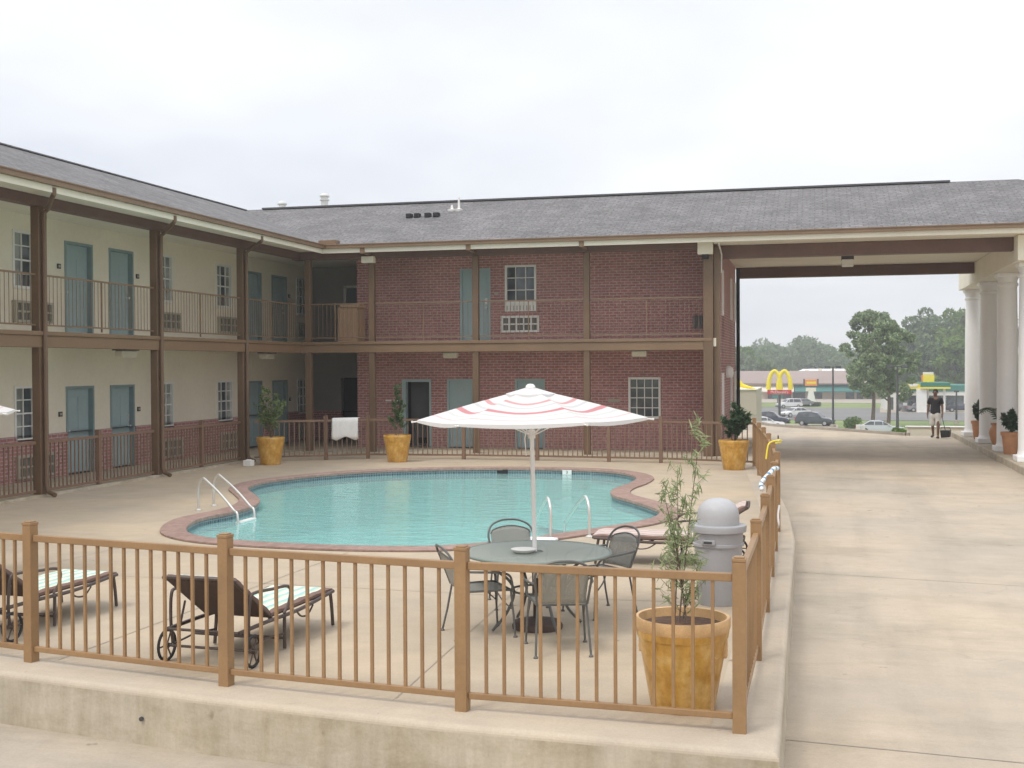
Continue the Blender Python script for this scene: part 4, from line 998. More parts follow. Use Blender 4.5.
# trash can
t = thing('trash_can', (-.97, 12.5, 0), 'grey plastic trash can with domed lid by the side railing', 'trash can')
c0 = (-.97, 12.5, 0)
b = MB(); b.lathe([(.205, 0), (.21, .02), (.235, .42), (.245, .60), (.262, .605), (.262, .63), (.25, .635), (.255, .74), (.27, .745)], c0, 40); b.build('can_body', PLAST, t, smooth=True)
b = MB(); b.lathe([(.265, .745), (.285, .75), (.29, .80), (.285, .815), (.235, .82)], c0, 40); b.build('lid_rim', PLAST, t, smooth=True)
b = MB(); b.lathe([(.215, .82), (.217, .90), (.205, .97), (.17, 1.03), (.11, 1.07), (.05, 1.085), (0, 1.088)], c0, 40); b.build('dome_lid', mat('dome_grey', (.45, .45, .46), .5, var=.05), t, smooth=True)
b = MB(); b.bar((-1.10, 12.24, .66), (-.98, 12.225, .66), .02, .05); b.bar((-1.115, 12.25, .66), (-1.10, 12.285, .66), .02, .05); b.build('handle', PLAST, t, bevel=.006)
b = MB(); b.bar((-1.095, 12.231, .66), (-1.01, 12.222, .66), .008, .026); b.build('handle_slot', CHAR, t)

# ------------------------------------------------------------------ leaves
def leaves(name, m, parent, pts, size, long=1.0, rng=None, up=0.0, wd=.3):
    rng = rng or np.random.default_rng(3); P = np.array(pts, float); n = len(P)
    a = rng.normal(size=(n, 3)); a[:, 2] += up; a /= np.linalg.norm(a, axis=1)[:, None]
    c = rng.normal(size=(n, 3)); b_ = np.cross(a, c); b_ /= np.linalg.norm(b_, axis=1)[:, None]
    s = size*(.6+.8*rng.random(n))[:, None]
    V = np.stack([P-a*s*long*.5, P+b_*s*wd, P+a*s*long*.5, P-b_*s*wd], 1).reshape(-1, 3)
    off = Vector((0, 0, 0)); q = parent
    while q: off = off+q.location; q = q.parent
    V -= np.array(off)
    me = bpy.data.meshes.new(name); F = np.arange(4*n).reshape(-1, 4)
    me.from_pydata(V.tolist(), [], F.tolist()); me.materials.append(m)
    o = bpy.data.objects.new(name, me); COL.objects.link(o); o.parent = parent; return o
def crown_points(lobes, n, rng, shell=.55):
    w = np.array([l[3]*l[3] for l in lobes]); w = w/w.sum(); out = []
    ids = rng.choice(len(lobes), n, p=w)
    v = rng.normal(size=(n, 3)); v /= np.linalg.norm(v, axis=1)[:, None]
    r_ = (shell+(1-shell)*rng.random(n)**.6)
    for i in range(n):
        l = lobes[ids[i]]; out.append((l[0]+v[i, 0]*r_[i]*l[3], l[1]+v[i, 1]*r_[i]*l[3], l[2]+v[i, 2]*r_[i]*l[3]*.8))
    return out
def tree(name, x, y, z, h, cr, cz0, m, n, leaf, label, group, seed, nl=16, trunk=.2, cat='tree', lob=.36, low=.2):
    rng = np.random.default_rng(seed); t = thing(name, (x, y, z), label, cat, group)
    lobes = []
    for k in range(nl):
        f = rng.random(); zz = cz0+(h-cz0)*(.08+.84*f); env = cr*math.sin(math.pi*min(1, low+(.9-low)*f))**.7
        a = rng.random()*6.283; d_ = env*.80*math.sqrt(rng.random()); lobes.append((x+d_*math.cos(a), y+d_*math.sin(a), z+zz, cr*lob*(.7+.6*rng.random())))
    b = MB(); b.tube(spl([(x, y, z-.3), (x+.05*cr, y, z+h*.25), (x-.03*cr, y, z+h*.5), (x, y, z+h*.85)], 4), [trunk*(1-.75*i/12) for i in range(13)], 9); tk = b.build('trunk', BARK, t, smooth=True)
    for l in lobes[:9]:
        zz = min(z+h*.6, max(z+h*.2, l[2]-.8*cr*.5)); b = MB(); b.tube([(x, y, zz), ((x+l[0])/2, (y+l[1])/2, (zz+l[2])/2+.1), l[:3]], [trunk*.38, trunk*.22, trunk*.08], 6); b.build('limb', BARK, tk, smooth=True)
    leaves('crown', m, t, crown_points(lobes, n, rng), leaf, 1.5, rng)
    return t
def pot(root, x, y, z, rt, rb, h, m, rim=None):
    b = MB(); b.lathe([(rb*.96, 0), (rb, .02*h), (rb+(rt-rb)*.55, .55*h), (rb+(rt-rb)*.78, .78*h), (rb+(rt-rb)*.84, .785*h), (rb+(rt-rb)*.9, .84*h), (rb+(rt-rb)*.9, .86*h)], (x, y, z), 44); b.build('pot_body', m, root, smooth=True)
    b = MB(); b.lathe([(rb+(rt-rb)*.86, .85*h), (rt*.985, .88*h), (rt, .92*h), (rt*1.0, .97*h), (rt*.975, h), (rt*.92, .995*h), (rt*.9, .93*h), (rt*.86, .80*h)], (x, y, z), 44); b.build('pot_rim', rim or m, root, smooth=True)
    b = MB(); b.lathe([(rt*.89, .90*h), (rt*.6, .925*h), (rt*.2, .935*h), (0, .935*h)], (x, y, z), 24); b.build('soil', SOIL, root, smooth=True)
# big amber pot inside the near corner of the railing
rng = np.random.default_rng(11)
PX, PY = -.925, 8.64
t = thing('potted_tree', (PX, PY, 0), 'large amber glazed pot with a thin willowy tree in the near railing corner', 'potted tree', 'amber pots around the pool')
pot(t, PX, PY, 0, .343, .23, .66, POTG, RIMB)
for a_ in (-8, 172):
    lx_, ly_ = PX+.295*math.cos(R(a_)), PY+.295*math.sin(R(a_)); b = MB(); b.box(lx_-.03, lx_+.03, ly_-.035, ly_+.035, .38, .54); b.build('lug', RIMB, t, bevel=.015)
b = MB()       # ring medallion and lower band on the glaze
for ang in (-116, -30, 60, 150):
    a = R(ang); cx_, cy_ = PX+.283*math.cos(a), PY+.283*math.sin(a); tx, ty = -math.sin(a), math.cos(a)
    b.tube([(cx_+tx*.045*math.cos(q), cy_+ty*.045*math.cos(q), .455+.055*math.sin(q)) for q in [2*math.pi*k/20 for k in range(20)]], .017, 6, True)
    b.lathe([(0, -.018), (.018, 0), (0, .018)], (cx_, cy_, .455), 8)
b.build('medallion', RIMB, t, smooth=True)
b = MB(); b.tube([(PX+.2975*math.cos(q), PY+.2975*math.sin(q), .535) for q in [2*math.pi*k/44 for k in range(44)]], .009, 6, True); b.build('rope_band', RIMB, t, smooth=True)
def stemmy(root, x, y, z0, tops, m, dens, leaf, seed, spread=.12, long=3.2, low=.25, rad=.008, wd=.3, step=16):
    rng = np.random.default_rng(seed); P = []
    for (tx, ty, tz_) in tops:
        s0 = Vector((x+rng.normal()*.03, y+rng.normal()*.03, z0)); e = Vector((tx, ty, tz_)); md = s0.lerp(e, .5)+Vector((rng.normal()*.03, rng.normal()*.03, 0))
        c = spl([s0, md, e], 6); b = MB(); b.tube(c, [rad*(1-.75*i/(len(c)-1)) for i in range(len(c))], 6); st = b.build('stem', BARK, root, smooth=True)
        L = (e-s0).length; nb = int(L*step)
        bt = MB()
        for k in range(nb):
            f = low+(1-low)*(k+.5)/nb; p = c[min(len(c)-1, int(f*(len(c)-1)))].lerp(c[min(len(c)-1, int(f*(len(c)-1))+1)], (f*(len(c)-1)) % 1)
            a = rng.random()*6.283; r_ = spread*(1.15-f*.75)*(.6+.8*rng.random()); q = p+Vector((math.cos(a)*r_, math.sin(a)*r_, r_*(.7+.5*rng.random())))
            bt.tube([p, p.lerp(q, .5)+Vector((0, 0, -.01)), q], [rad*.3, rad*.25, rad*.15], 4)
            for j in range(dens):
                w = .25+.8*rng.random(); pp = p.lerp(q, w); P.append((pp.x+rng.normal()*.012, pp.y+rng.normal()*.012, pp.z+rng.normal()*.012))
        bt.build('twig', BARK, st)
    return leaves('foliage', m, root, P, leaf, long, rng, .5, wd)
stemmy(t, PX, PY, .60, [(PX+.13, PY+.1, 2.05), (PX-.05, PY+.15, 1.70), (PX-.10, PY, 1.35), (PX+.12, PY+.1, 1.05), (PX-.14, PY-.05, 1.60)], LEAF6, 12, .026, 5, .13, 3.4, .08, .007, .2, 19)
# pots beyond the pool
def back_pot(x, y, label, seed, tops, m, dens, leaf, spread):
    t = thing('potted_plant', (x, y, 0), label, 'potted plant', 'amber pots around the pool')
    pot(t, x, y, 0, .36, .25, .70, POTG)
    stemmy(t, x, y, .64, tops, m, dens, leaf, seed, spread, 2.4, .2, .012)
x, y = -13.35, 27.9
back_pot(x, y, 'amber pot with a wispy bush in front of the cream wing', 21, [(x-.15, y, 1.9), (x+.15, y+.1, 1.75), (x+.3, y-.1, 1.45), (x-.28, y, 1.45), (x, y-.2, 1.3)], LEAF4, 9, .06, .26)
x, y = -10.46, 29.3
back_pot(x, y, 'amber pot with a narrow upright shrub in front of the open doorway', 22, [(x+.04, y, 1.95), (x+.10, y, 1.6), (x-.02, y+.1, 1.3)], LEAF4D, 15, .055, .15)
x, y = -1.85, 28.6
back_pot(x, y, 'amber pot with a dense dark bush in the far railing corner', 23, [(x+.05, y, 1.45), (x+.27, y, 1.22), (x-.2, y, 1.12), (x+.15, y-.2, 1.15), (x, y+.2, 1.25)], LEAF5, 26, .07, .24)
# white block and towel
t = thing('white_block', (-13.68, 27.35, 0), 'small white block on the deck beside the third tall brown post', 'block')
b = MB(); b.box(-13.79, -13.57, 27.25, 27.45, 0, .15); b.build('block_body', WHITE, t, bevel=.015); b = MB(); b.box(-13.73, -13.63, 27.3, 27.4, .15, .165); b.build('block_cap', COLW, t)
tw = MB(); n_ = 20; vs = []
for i in range(9):
    for j in range(n_+1):
        f = j/n_; a = Vector((-12.55, 29.55, 0)).lerp(Vector((-11.6, 30.15, 0)), .17+.64*f); zz = [1.09, 1.1, 1.09, 1.0, .9, .8, .7, .62, .56][i]-(.05*math.sin(f*9) if i == 8 else 0)
        off_ = [.05, 0, -.04, -.05, -.055, -.05, -.06, -.055, -.05][i]; vs.append((a.x-off_*-.3+.015*math.sin(f*17), a.y+off_+.012*math.sin(f*23+i*.4), zz))
tw.add(vs, [(i*(n_+1)+j, i*(n_+1)+j+1, (i+1)*(n_+1)+j+1, (i+1)*(n_+1)+j) for i in range(8) for j in range(n_)])
tag(tw.build('towel', WHITE, smooth='all', solid=.012), 'white towel hung over the far railing left of the narrow potted shrub', 'towel')

# ------------------------------------------------------------------ pool rails
def hoop(t, foot, end, hgt, reach, name='handrail', m=METAL):
    f, e = Vector(foot), Vector(end); dirv = (e-f); dirv.z = 0; L = dirv.length; dirv.normalize()
    pts = [f, f+Vector((0, 0, hgt*.62)), f+dirv*.05+Vector((0, 0, hgt*.86)), f+dirv*.16+Vector((0, 0, hgt)), f+dirv*.28+Vector((0, 0, hgt*.95)), f+dirv*(L*.55)+Vector((0, 0, hgt*.62)), f+dirv*(L*.9)+Vector((0, 0, .10)), Vector((e.x, e.y, -.02)), Vector((e.x, e.y, -.75))]
    b = MB(); b.tube(spl(pts, 5), .021, 10); o = b.build(name, m, t, smooth=True)
    b = MB(); b.lathe([(.055, .0), (.055, .012), (.03, .028), (.022, .03)], (f.x, f.y, 0), 16); b.build('escutcheon', m, o, smooth=True)
t = thing('pool_ladder', (-10.3, 19.0, 0), 'steel ladder with white tread at the left end of the pool', 'pool ladder', 'steel rails at the pool edge')
hoop(t, (-10.30, 18.68, 0), (-9.22, 18.02, 0), .56, .6); hoop(t, (-10.36, 19.34, 0), (-9.22, 18.62, 0), .56, .6)
for z in (-.10, -.38):
    b = MB(); b.bar((-9.22, 18.04, z), (-9.22, 18.6, z), .10, .03); b.build('tread', WHITE, t, bevel=.006)
t = thing('pool_handrail', (-3.5, 17.1, 0), 'pair of steel grab rails arching over the near right pool edge', 'handrail', 'steel rails at the pool edge')
hoop(t, (-3.64, 16.62, 0), (-4.12, 17.62, 0), .56, .6); hoop(t, (-3.14, 16.92, 0), (-3.72, 18.0, 0), .56, .6)
t = thing('white_step_mat', (-3.75, 16.15, 0), 'white plastic mat on the deck at the foot of the grab rails', 'mat')
b = MB(); b.box(-3.95, -3.5, 16.05, 16.5, 0.002, .045); b.build('mat_body', WHITE, t, bevel=.02); b = MB(); b.box(-3.9, -3.55, 16.1, 16.45, .045, .052); b.build('mat_tread', COLW, t)

# float rope and yellow hook on the side railing
mB, mW = mat('float_blue', (.10, .28, .45), .5), WHITE
t = thing('float_rope', (-.5, 15.4, 1.05), 'blue and white float rope draped over the side railing', 'float rope')
path = spl([(-.46, 15.5, 1.15), (-.50, 15.3, 1.16), (-.54, 15.0, 1.13), (-.60, 14.8, 1.07), (-.63, 14.75, 1.02), (-.62, 14.7, .96)], 8)
b = MB(); b.tube(path, .008, 6); b.build('cord', WHITE, t)
for k in range(0, len(path)-1, 2):
    p = path[k]; a = (path[k+1]-p).normalized(); rot_ = a.to_track_quat('Z', 'Y').to_matrix()
    b = MB(); b.lathe([(.012, -.04), (.026, -.028), (.029, 0), (.026, .028), (.012, .04)], p, 10, rot_); b.build('float_bead', mB if (k//2) % 3 == 0 else mW, t, smooth=True)
b = MB(); path = spl([(-.43, 10.95+4.2, .72), (-.44, 15.0, .62), (-.43, 14.9, .52), (-.44, 15.05, .46)], 5); b.tube(path, .012, 6); b.build('loose_end', WHITE, t)
t = thing('yellow_rescue_hook', (-.5, 19.5, 1.0), 'yellow rescue hook leaning on the side railing', 'rescue hook')
b = MB(); b.tube(spl([(-.76, 19.6, .95), (-.74, 19.65, 1.12), (-.71, 19.68, 1.20), (-.64, 19.7, 1.235), (-.56, 19.7, 1.25)], 5), .012, 8); b.build('hook_pole', YEL, t, smooth=True)
b = MB(); b.tube([(-.58, 19.66, 1.24), (-.55, 19.72, 1.25), (-.52, 19.74, 1.24), (-.54, 19.74, 1.21), (-.62, 19.7, 1.20)], .011, 8); b.build('hook_end', YEL, t, smooth=True)

# ------------------------------------------------------------------ terracotta pots under the portico
def urn(x, y, kind, label, seed):
    t = thing('terracotta_pot', (x, y, -.02), label, 'potted plant', 'terracotta pots between the white columns')
    if kind == 'urn': prof = [(.13, 0), (.15, .03), (.22, .20), (.27, .40), (.25, .52), (.19, .60), (.19, .64), (.23, .68), (.21, .70), (.18, .66)]
    else: prof = [(.16, 0), (.17, .02), (.225, .50), (.25, .51), (.26, .60), (.24, .605), (.23, .56)]
    b = MB(); b.lathe(prof, (x, y, -.02), 28); b.build('pot_body', TERRA, t, smooth=True)
    h = prof[-1][1]-.04; b = MB(); b.lathe([(.19, h), (0, h+.01)], (x, y, -.02), 16); b.build('soil', SOIL, t)
    rng = np.random.default_rng(seed)
    if kind == 'urn':      # arching palm fronds
        for k in range(11):
            a = k*2.4+.3; L = .75+.25*rng.random(); e = Vector((math.cos(a), math.sin(a), 0)); sd_ = Vector((-e.y, e.x, 0)); b = MB()
            c = spl([Vector((x, y, h)), Vector((x, y, h+.35))+e*.12, Vector((x, y, h+.52))+e*.4*L, Vector((x, y, h+.36))+e*.75*L], 5)
            b.tube(c, .006, 4)
            for i in range(3, len(c)):
                for s_ in (-1, 1):
                    w = .17*math.sin(math.pi*(i/len(c))*.9)+.04; q = c[i]+sd_*s_*w+e*.07-Vector((0, 0, .05)); b.quad(c[i], c[i].lerp(q, .5)+Vector((0, 0, .015)), q, c[i].lerp(q, .5)-e*.03)
            b.build('frond', LEAF5, t)
    else:
        stemmy(t, x, y, h-.02, [(x+.1, y, h+.62), (x-.14, y+.05, h+.52), (x+.02, y-.16, h+.48), (x, y+.15, h+.55)], LEAF5, 26, .07, seed, .2, 2.2, .1, .01)
urn(gx(1010.5, 35.2), 35.2, 'pot', 'tall terracotta pot with a bushy shrub between the two nearest white columns', 41)
urn(5.30, 38.2, 'urn', 'rounded terracotta urn with arching palm fronds, middle pot of the white columns', 42)
urn(5.22, 41.9, 'pot', 'small terracotta pot with a shrub between the two farthest white columns', 43)

# ------------------------------------------------------------------ edge of the drive
t = thing('low_wall', (4.4, 47.3, -.2), 'low cream block wall at the far edge of the drive behind the man', 'wall')
b = MB(); b.box(3.35, 5.6, 47.25, 47.45, -.25, .09); b.build('wall_block', SOFF, t, bevel=.02); b = MB(); b.box(3.3, 5.65, 47.2, 47.5, .09, .13); b.build('wall_cap', COLW, t, bevel=.01)
t = thing('white_marker', (1.9, 50.2, -.2), 'small white block pair standing at the kerb beyond the driveway', 'marker')
b = MB(); b.box(1.62, 1.78, 50.6, 50.8, -.4, .0); b.build('marker_body', WHITE, t, bevel=.01); b = MB(); b.box(1.82, 1.97, 50.6, 50.8, -.4, .0); b.build('marker_post', WHITE, t, bevel=.01)
t = thing('drain_stub', (-1.75, 41.5, -.2), 'tiny upright stub on the driveway near the far railing corner', 'stub')
b = MB(); b.lathe([(.025, -.2), (.025, -.1), (.015, -.07), (0, -.07)], (-1.28, 44.0, 0), 8); b.build('stub_post', CHAR, t)
for i, (px, Y, r_) in enumerate([(900, 52, .30), (905, 51, .28), (852, 146, 1.1)]):
    x = gx(px, Y); z = -.55 if Y < 60 else -5.2; rng = np.random.default_rng(50+i)
    t = thing('bush', (x, Y, z), ['round green bush just beyond the kerb left of the low wall', 'yellow-green bush touching the left end of the low wall', 'light green round bush on the grass between lamp post and tree'][i], 'bush', 'bushes beyond the driveway')
    leaves('foliage', LEAF3, t, crown_points([(x+rng.normal()*r_*.3, Y+rng.normal()*r_*.3, z+r_*(.4+.5*rng.random()), r_*.7) for _ in range(6)], 1800, rng), r_*.14, 1.5, rng)
    b = MB(); b.tube([(x, Y, z-.2), (x, Y, z+r_)], r_*.06, 6); b.build('stem', BARK, t)

# ------------------------------------------------------------------ vehicles
PAINTS = {}
def paint(n, c):
    m, t, p, o = newmat('paint_'+n); p.inputs['Base Color'].default_value = (*c, 1); p.inputs['Roughness'].default_value = .25; p.inputs['Coat Weight'].default_value = .6; return m
LAMP = mat('lamp_lens', (.6, .6, .58), .2); TAIL = mat('tail_lens', (.45, .02, .03), .25); CGL = mk_glass('car_glass', (.03, .035, .04), .06); RIM = mat('wheel_rim', (.5, .5, .5), .35, metal=.6)
def car(x, y, z, head, kind, m, label):
    """head: direction the bonnet points, degrees from +X"""
    t = thing('parked_car', (0, 0, 0), label, 'car', 'cars parked in the lots across the grass')
    if kind == 'suv':
        L, Wd, bl, rf_ = 4.5, 1.82, 1.02, 1.70; st = [(-2.25, .55, .62), (-2.2, .45, 1.0), (-2.1, .35, 1.04), (-1.2, .3, 1.04), (0, .28, 1.03), (.95, .3, 1.02), (1.75, .33, .95), (2.15, .4, .82), (2.25, .5, .6)]
        cab = [(-2.12, 1.04), (-1.82, 1.62), (-1.2, 1.70), (-.2, 1.70), (.35, 1.62), (1.02, 1.02)]
    else:
        L, Wd, bl, rf_ = 4.7, 1.78, .92, 1.42; st = [(-2.35, .5, .62), (-2.3, .4, .88), (-2.1, .33, .95), (-1.4, .3, .96), (0, .26, .93), (.85, .28, .92), (1.7, .3, .82), (2.2, .36, .70), (2.35, .45, .55)]
        cab = [(-1.75, .95), (-1.05, 1.36), (-.6, 1.42), (.0, 1.42), (.3, 1.36), (1.15, .90)]
    w = Wd/2; b = MB(); vs = []; fs = []
    for (sx, zb, zt) in st:
        k = 1-.12*(abs(sx)/(L/2))**4
        for (yy, zz) in ((-w*.86*k, zb), (-w*k, zb+.12), (-w*k*1.0, (zb+zt)/2), (-w*.95*k, zt-.04), (-w*.82*k, zt), (w*.82*k, zt), (w*.95*k, zt-.04), (w*k, (zb+zt)/2), (w*k, zb+.12), (w*.86*k, zb)): vs.append((sx, yy, zz))
    for i in range(len(st)-1):
        for j in range(10): fs.append((i*10+j, i*10+(j+1) % 10, (i+1)*10+(j+1) % 10, (i+1)*10+j))
    fs += [tuple(range(10))[::-1], tuple((len(st)-1)*10+j for j in range(10))]
    b.add(vs, fs); b.build('body', m, t, smooth=True, bevel=.02)
    vs = []; fs = []
    for (sx, zz) in cab:
        f = (zz-bl)/(rf_-bl); wy = w*(.93-.20*max(0, f)); vs += [(sx, -wy, zz), (sx, wy, zz)]
    for i in range(len(cab)-1): fs.append((2*i, 2*i+1, 2*i+3, 2*i+2))
    fs += [tuple(2*i for i in range(len(cab))), tuple(2*i+1 for i in range(len(cab)-1, -1, -1))]
    b = MB(); b.add(vs, fs); cb = b.build('cabin', m, t, bevel=.04)
    def inset(i, j, e=.012):
        a, c = cab[i], cab[j]
    for s_ in (-1, 1):       # side glass split by pillars
        ks = [(cab[0][0]+.18, cab[1][0]+.08, -.55, -.55), (-.47, -.47, .28 if kind != 'suv' else .25, .22), ((.34, .30, cab[-1][0]-.22, cab[-2][0]-.02))]
        for (b0, t0, b1, t1) in ks[:2]+[ks[2]]:
            zb_, zt_ = bl+.06, rf_-.10; fb, ft = (zb_-bl)/(rf_-bl), (zt_-bl)/(rf_-bl)
            yb, yt = w*(.93-.20*fb)+.012, w*(.93-.20*ft)+.012
            if b1-b0 < .1: continue
            g_ = MB(); g_.quad((b0, s_*yb, zb_), (b1, s_*yb, zb_), (max(t1, t0+.03), s_*yt, zt_), (t0, s_*yt, zt_)); g_.build('side_window', CGL, cb)
    for (i, j, nm) in ((0, 1, 'rear_window'), (len(cab)-1, len(cab)-2, 'windscreen')):
        a, c = Vector((cab[i][0], 0, cab[i][1])), Vector((cab[j][0], 0, cab[j][1])); n_ = Vector((-1 if i == 0 else 1, 0, .6)).normalized()*.012
        p, q = a.lerp(c, .12)+n_, a.lerp(c, .9)+n_; g_ = MB(); g_.quad((p.x, -w*.84, p.z), (p.x, w*.84, p.z), (q.x, w*.70, q.z), (q.x, -w*.70, q.z)); g_.build(nm, CGL, cb)
    for sx in (-L*.30, L*.31):
        for s_ in (-1, 1):
            g_ = MB(); g_.lathe([(.2, -.1), (.325, -.1), (.34, -.06), (.34, .06), (.325, .1), (.2, .1)], (sx, s_*(w-.10), .34), 20, Matrix.Rotation(R(90), 3, 'X')); wh = g_.build('wheel', TYRE, t, smooth=True)
            g_ = MB(); g_.lathe([(.21, 0), (.20, .02), (.05, .03), (0, .03)], (sx, s_*(w-.01), .34), 14, Matrix.Rotation(R(-90*s_), 3, 'X')); g_.build('rim', RIM, wh, smooth=True)
    for s_ in (-1, 1):
        g_ = MB(); g_.box(L/2-.22, L/2-.03, s_*w*.66-.16, s_*w*.66+.16, .60 if kind != 'suv' else .72, .72 if kind != 'suv' else .86); g_.build('headlight', LAMP, t, bevel=.02)
        g_ = MB(); g_.box(-L/2-.015, -L/2+.14, s_*w*.74-.13, s_*w*.74+.13, .68, .84 if kind != 'suv' else 1.0); g_.build('tail_light', TAIL, t, bevel=.02)
        g_ = MB(); g_.box(.78, .92, s_*(w+.06)-.08, s_*(w+.06)+.08, bl+.02, bl+.15); g_.build('mirror', m, t, bevel=.02)
    g_ = MB(); g_.box(-L/2-.02, L/2+.02, -w*.8, w*.8, .26, .40); g_.build('bumper', CHAR, t, bevel=.02)
    t.location = (x, y, z); t.rotation_euler = (0, 0, R(head)); return t
GZ = -5.14; LZ = -4.92
PW, PS, PB, PG, PD = paint('white', (.75, .75, .74)), paint('silver', (.52, .54, .57)), paint('navy', (.03, .035, .06)), paint('dark_green', (.045, .06, .065)), paint('grey', (.2, .2, .21))
car(gx(771, 150), 150, LZ, -6, 'suv', PB, 'dark navy suv parked below the golden arches sign')
car(gx(815, 149), 149, LZ, -16, 'suv', PG, 'dark green suv with red tail light parked left of the lamp post')
car(gx(795, 178), 178, -5.13, 218, 'sedan', PW, 'white sedan parked just above the dark green suv')
car(gx(789, 214), 214, -5.13, 205, 'suv', PW, 'white van-like car behind the white sedan below the teal sign')
car(gx(801, 224), 224, -5.13, 215, 'sedan', PD, 'grey car at the right end of the row behind the white sedan')
car(gx(764, 141), 141, LZ, 8, 'sedan', PW, 'white car in front of the dark navy suv beside the railing corner')
car(gx(880, 126), 126, -4.6, -4, 'sedan', PS, 'silver sedan low behind the drive kerb, beneath the big tree')
car(gx(922, 199), 199, -5.1, 5, 'sedan', PD, 'grey car parked at the filling station front')
car(gx(908, 203), 203, -5.1, 60, 'suv', PD, 'grey suv by the left end of the filling station')
car(gx(961, 200), 200, -5.1, 0, 'sedan', PB, 'dark car at the right end of the filling station')

# ------------------------------------------------------------------ signs, lamps, buildings across the road
YD = 168; X0 = gx(779.5, YD)
t = thing('arches_sign', (X0, YD, GZ), 'tall pole sign with yellow double arches above a red name bar', 'sign')
b = MB()
def arch(cx, w_, z0, z1, r_):
    pts = []
    for k in range(25):
        a = math.pi*k/24; pts.append((cx-w_/2*math.copysign(abs(math.cos(a))**1.25, math.cos(a)), YD, z0+(z1-z0)*math.sin(a)**.8))
    return pts
za, zb_ = -.95, 1.62
for cx in (X0-.66, X0+.66):
    pts = arch(cx, 1.62, za, zb_, .2); rs = [.34-.10*math.sin(math.pi*k/24) for k in range(25)]
    b.tube(pts, rs, 10)
b.build('double_arch', YEL, t, smooth=True)
b = MB(); b.box(X0-1.62, X0+1.62, YD-.25, YD+.25, -1.62, -.98); br_ = b.build('name_bar', RED, t, bevel=.05)
text_mesh("McDonald's", .50, .01, WHITE, br_, 'name_lettering', (X0, YD-.27, -1.30), (R(90), 0, 0), 1.0)
b = MB(); b.tube([(X0, YD, GZ), (X0, YD, -1.7)], .17, 10); b.build('pole', CHAR, t, smooth=True)
# beige restaurant box with a yellow roof beam
t = thing('beige_building', (-9, 84, -3.5), 'plain beige flat-roofed building with a yellow curved roof beam at the railing corner', 'building')
xr = gx(760.5, 90)
b = MB(); b.box(-22, xr, 84, 92, -4.3, .72); b.build('wall', BEIGE, t, bevel=.03)
b = MB(); b.box(-22, xr-.02, 83.97, 84, -1.02, -.94); b.build('wall_seam', ACG, t)
b = MB(); b.box(-22.1, xr+.03, 83.92, 92.1, .72, .80); b.build('parapet_cap', SOFF, t)
b = MB(); xa = gx(724, 84); b.tube(spl([(xa-2, 84.6, 1.0), (xa-.6, 84.6, 1.22), (xa+.8, 84.6, 1.22), (xr-1.0, 84.6, 1.02), (xr-.1, 84.6, .80)], 6), [.24]*13+[.24-.018*q for q in range(12)], 10); b.build('roof_beam', YEL, t, smooth=True)
# street lamps
def lamp(px, Y, ztop, label, zb=GZ, low=False):
    x = gx(px, Y); t = thing('street_lamp', (x, Y, zb), label, 'street lamp', 'tall dark lamp posts across the drive')
    b = MB(); b.tube([(x, Y, zb), (x, Y, (zb+ztop)/2), (x, Y, ztop)], [.15, .12, .09], 10); p = b.build('pole', CHAR, t, smooth=True)
    b = MB(); b.lathe([(.3, zb), (.3, zb+.5), (.16, zb+.55)], (x, Y, 0), 12); b.build('base', LOT, t)
    if not low:
        b = MB(); b.tube([(x-.5, Y, ztop-.05), (x+.5, Y, ztop-.05)], .05, 6); b.build('arm', CHAR, t)
        for s_ in (-1, 1): b = MB(); b.box(x+s_*.62-.32, x+s_*.62+.32, Y-.3, Y+.3, ztop-.22, ztop+.08); b.build('lamp_head', CHAR, t, bevel=.05)
    else:
        b = MB(); b.box(x-.3, x+.3, Y-.2, Y+.2, ztop-.1, ztop+.1); b.build('lamp_head', CHAR, t, bevel=.03)
lamp(833, 146, 2.2, 'double-headed lamp post standing just right of the dark green suv')
lamp(897.5, 118, 2.3, 'double-headed lamp post crossing the right edge of the big tree')
lamp(956.5, 160, -1.0, 'short thin post at the filling station beside the white columns', low=True)
# roadside orange sign on a pale stand
Y_ = 232; x = gx(811, Y_)
t = thing('roadside_sign', (x, Y_, GZ), 'orange sign board on a pale tapering stand before the long store', 'sign')
b = MB(); b.box(x-1.25, x+1.25, Y_-.15, Y_+.15, -1.55, -.35); bd = b.build('sign_board', ORANGE, t, bevel=.04)
b = MB(); b.box(x-1.4, x-1.1, Y_-.2, Y_+.2, -1.65, -.25); b.box(x+1.1, x+1.4, Y_-.2, Y_+.2, -1.65, -.25); b.build('board_end', CHAR, bd)
b = MB(); b.box(x-.8, x+.9, Y_-.17, Y_-.15, -1.15, -.75); b.build('board_stripe', YEL, bd)
b = MB(); b.box(x-.95, x+.95, Y_-.12, Y_+.12, -2.6, -1.9); b.build('reader_board', SOFF, t, bevel=.03)
b = MB(); b.add([(x-.85, Y_-.2, -4.9), (x+.95, Y_-.2, -4.9), (x+.45, Y_-.2, -2.6), (x-.45, Y_-.2, -2.6), (x-.85, Y_+.2, -4.9), (x+.95, Y_+.2, -4.9), (x+.45, Y_+.2, -2.6), (x-.45, Y_+.2, -2.6)], [(0, 1, 2, 3), (7, 6, 5, 4), (0, 4, 5, 1), (1, 5, 6, 2), (2, 6, 7, 3), (3, 7, 4, 0)]); b.build('sign_stand', WHITE, t)
b = MB(); b.tube([(x, Y_, -2), (x, Y_, -1.5)], .12, 8); b.build('pole', CHAR, t)
Y_ = 222; x = gx(777.5, Y_); t = thing('teal_sign', (x, Y_, GZ), 'small teal board on a post just left of the arches pole', 'sign')
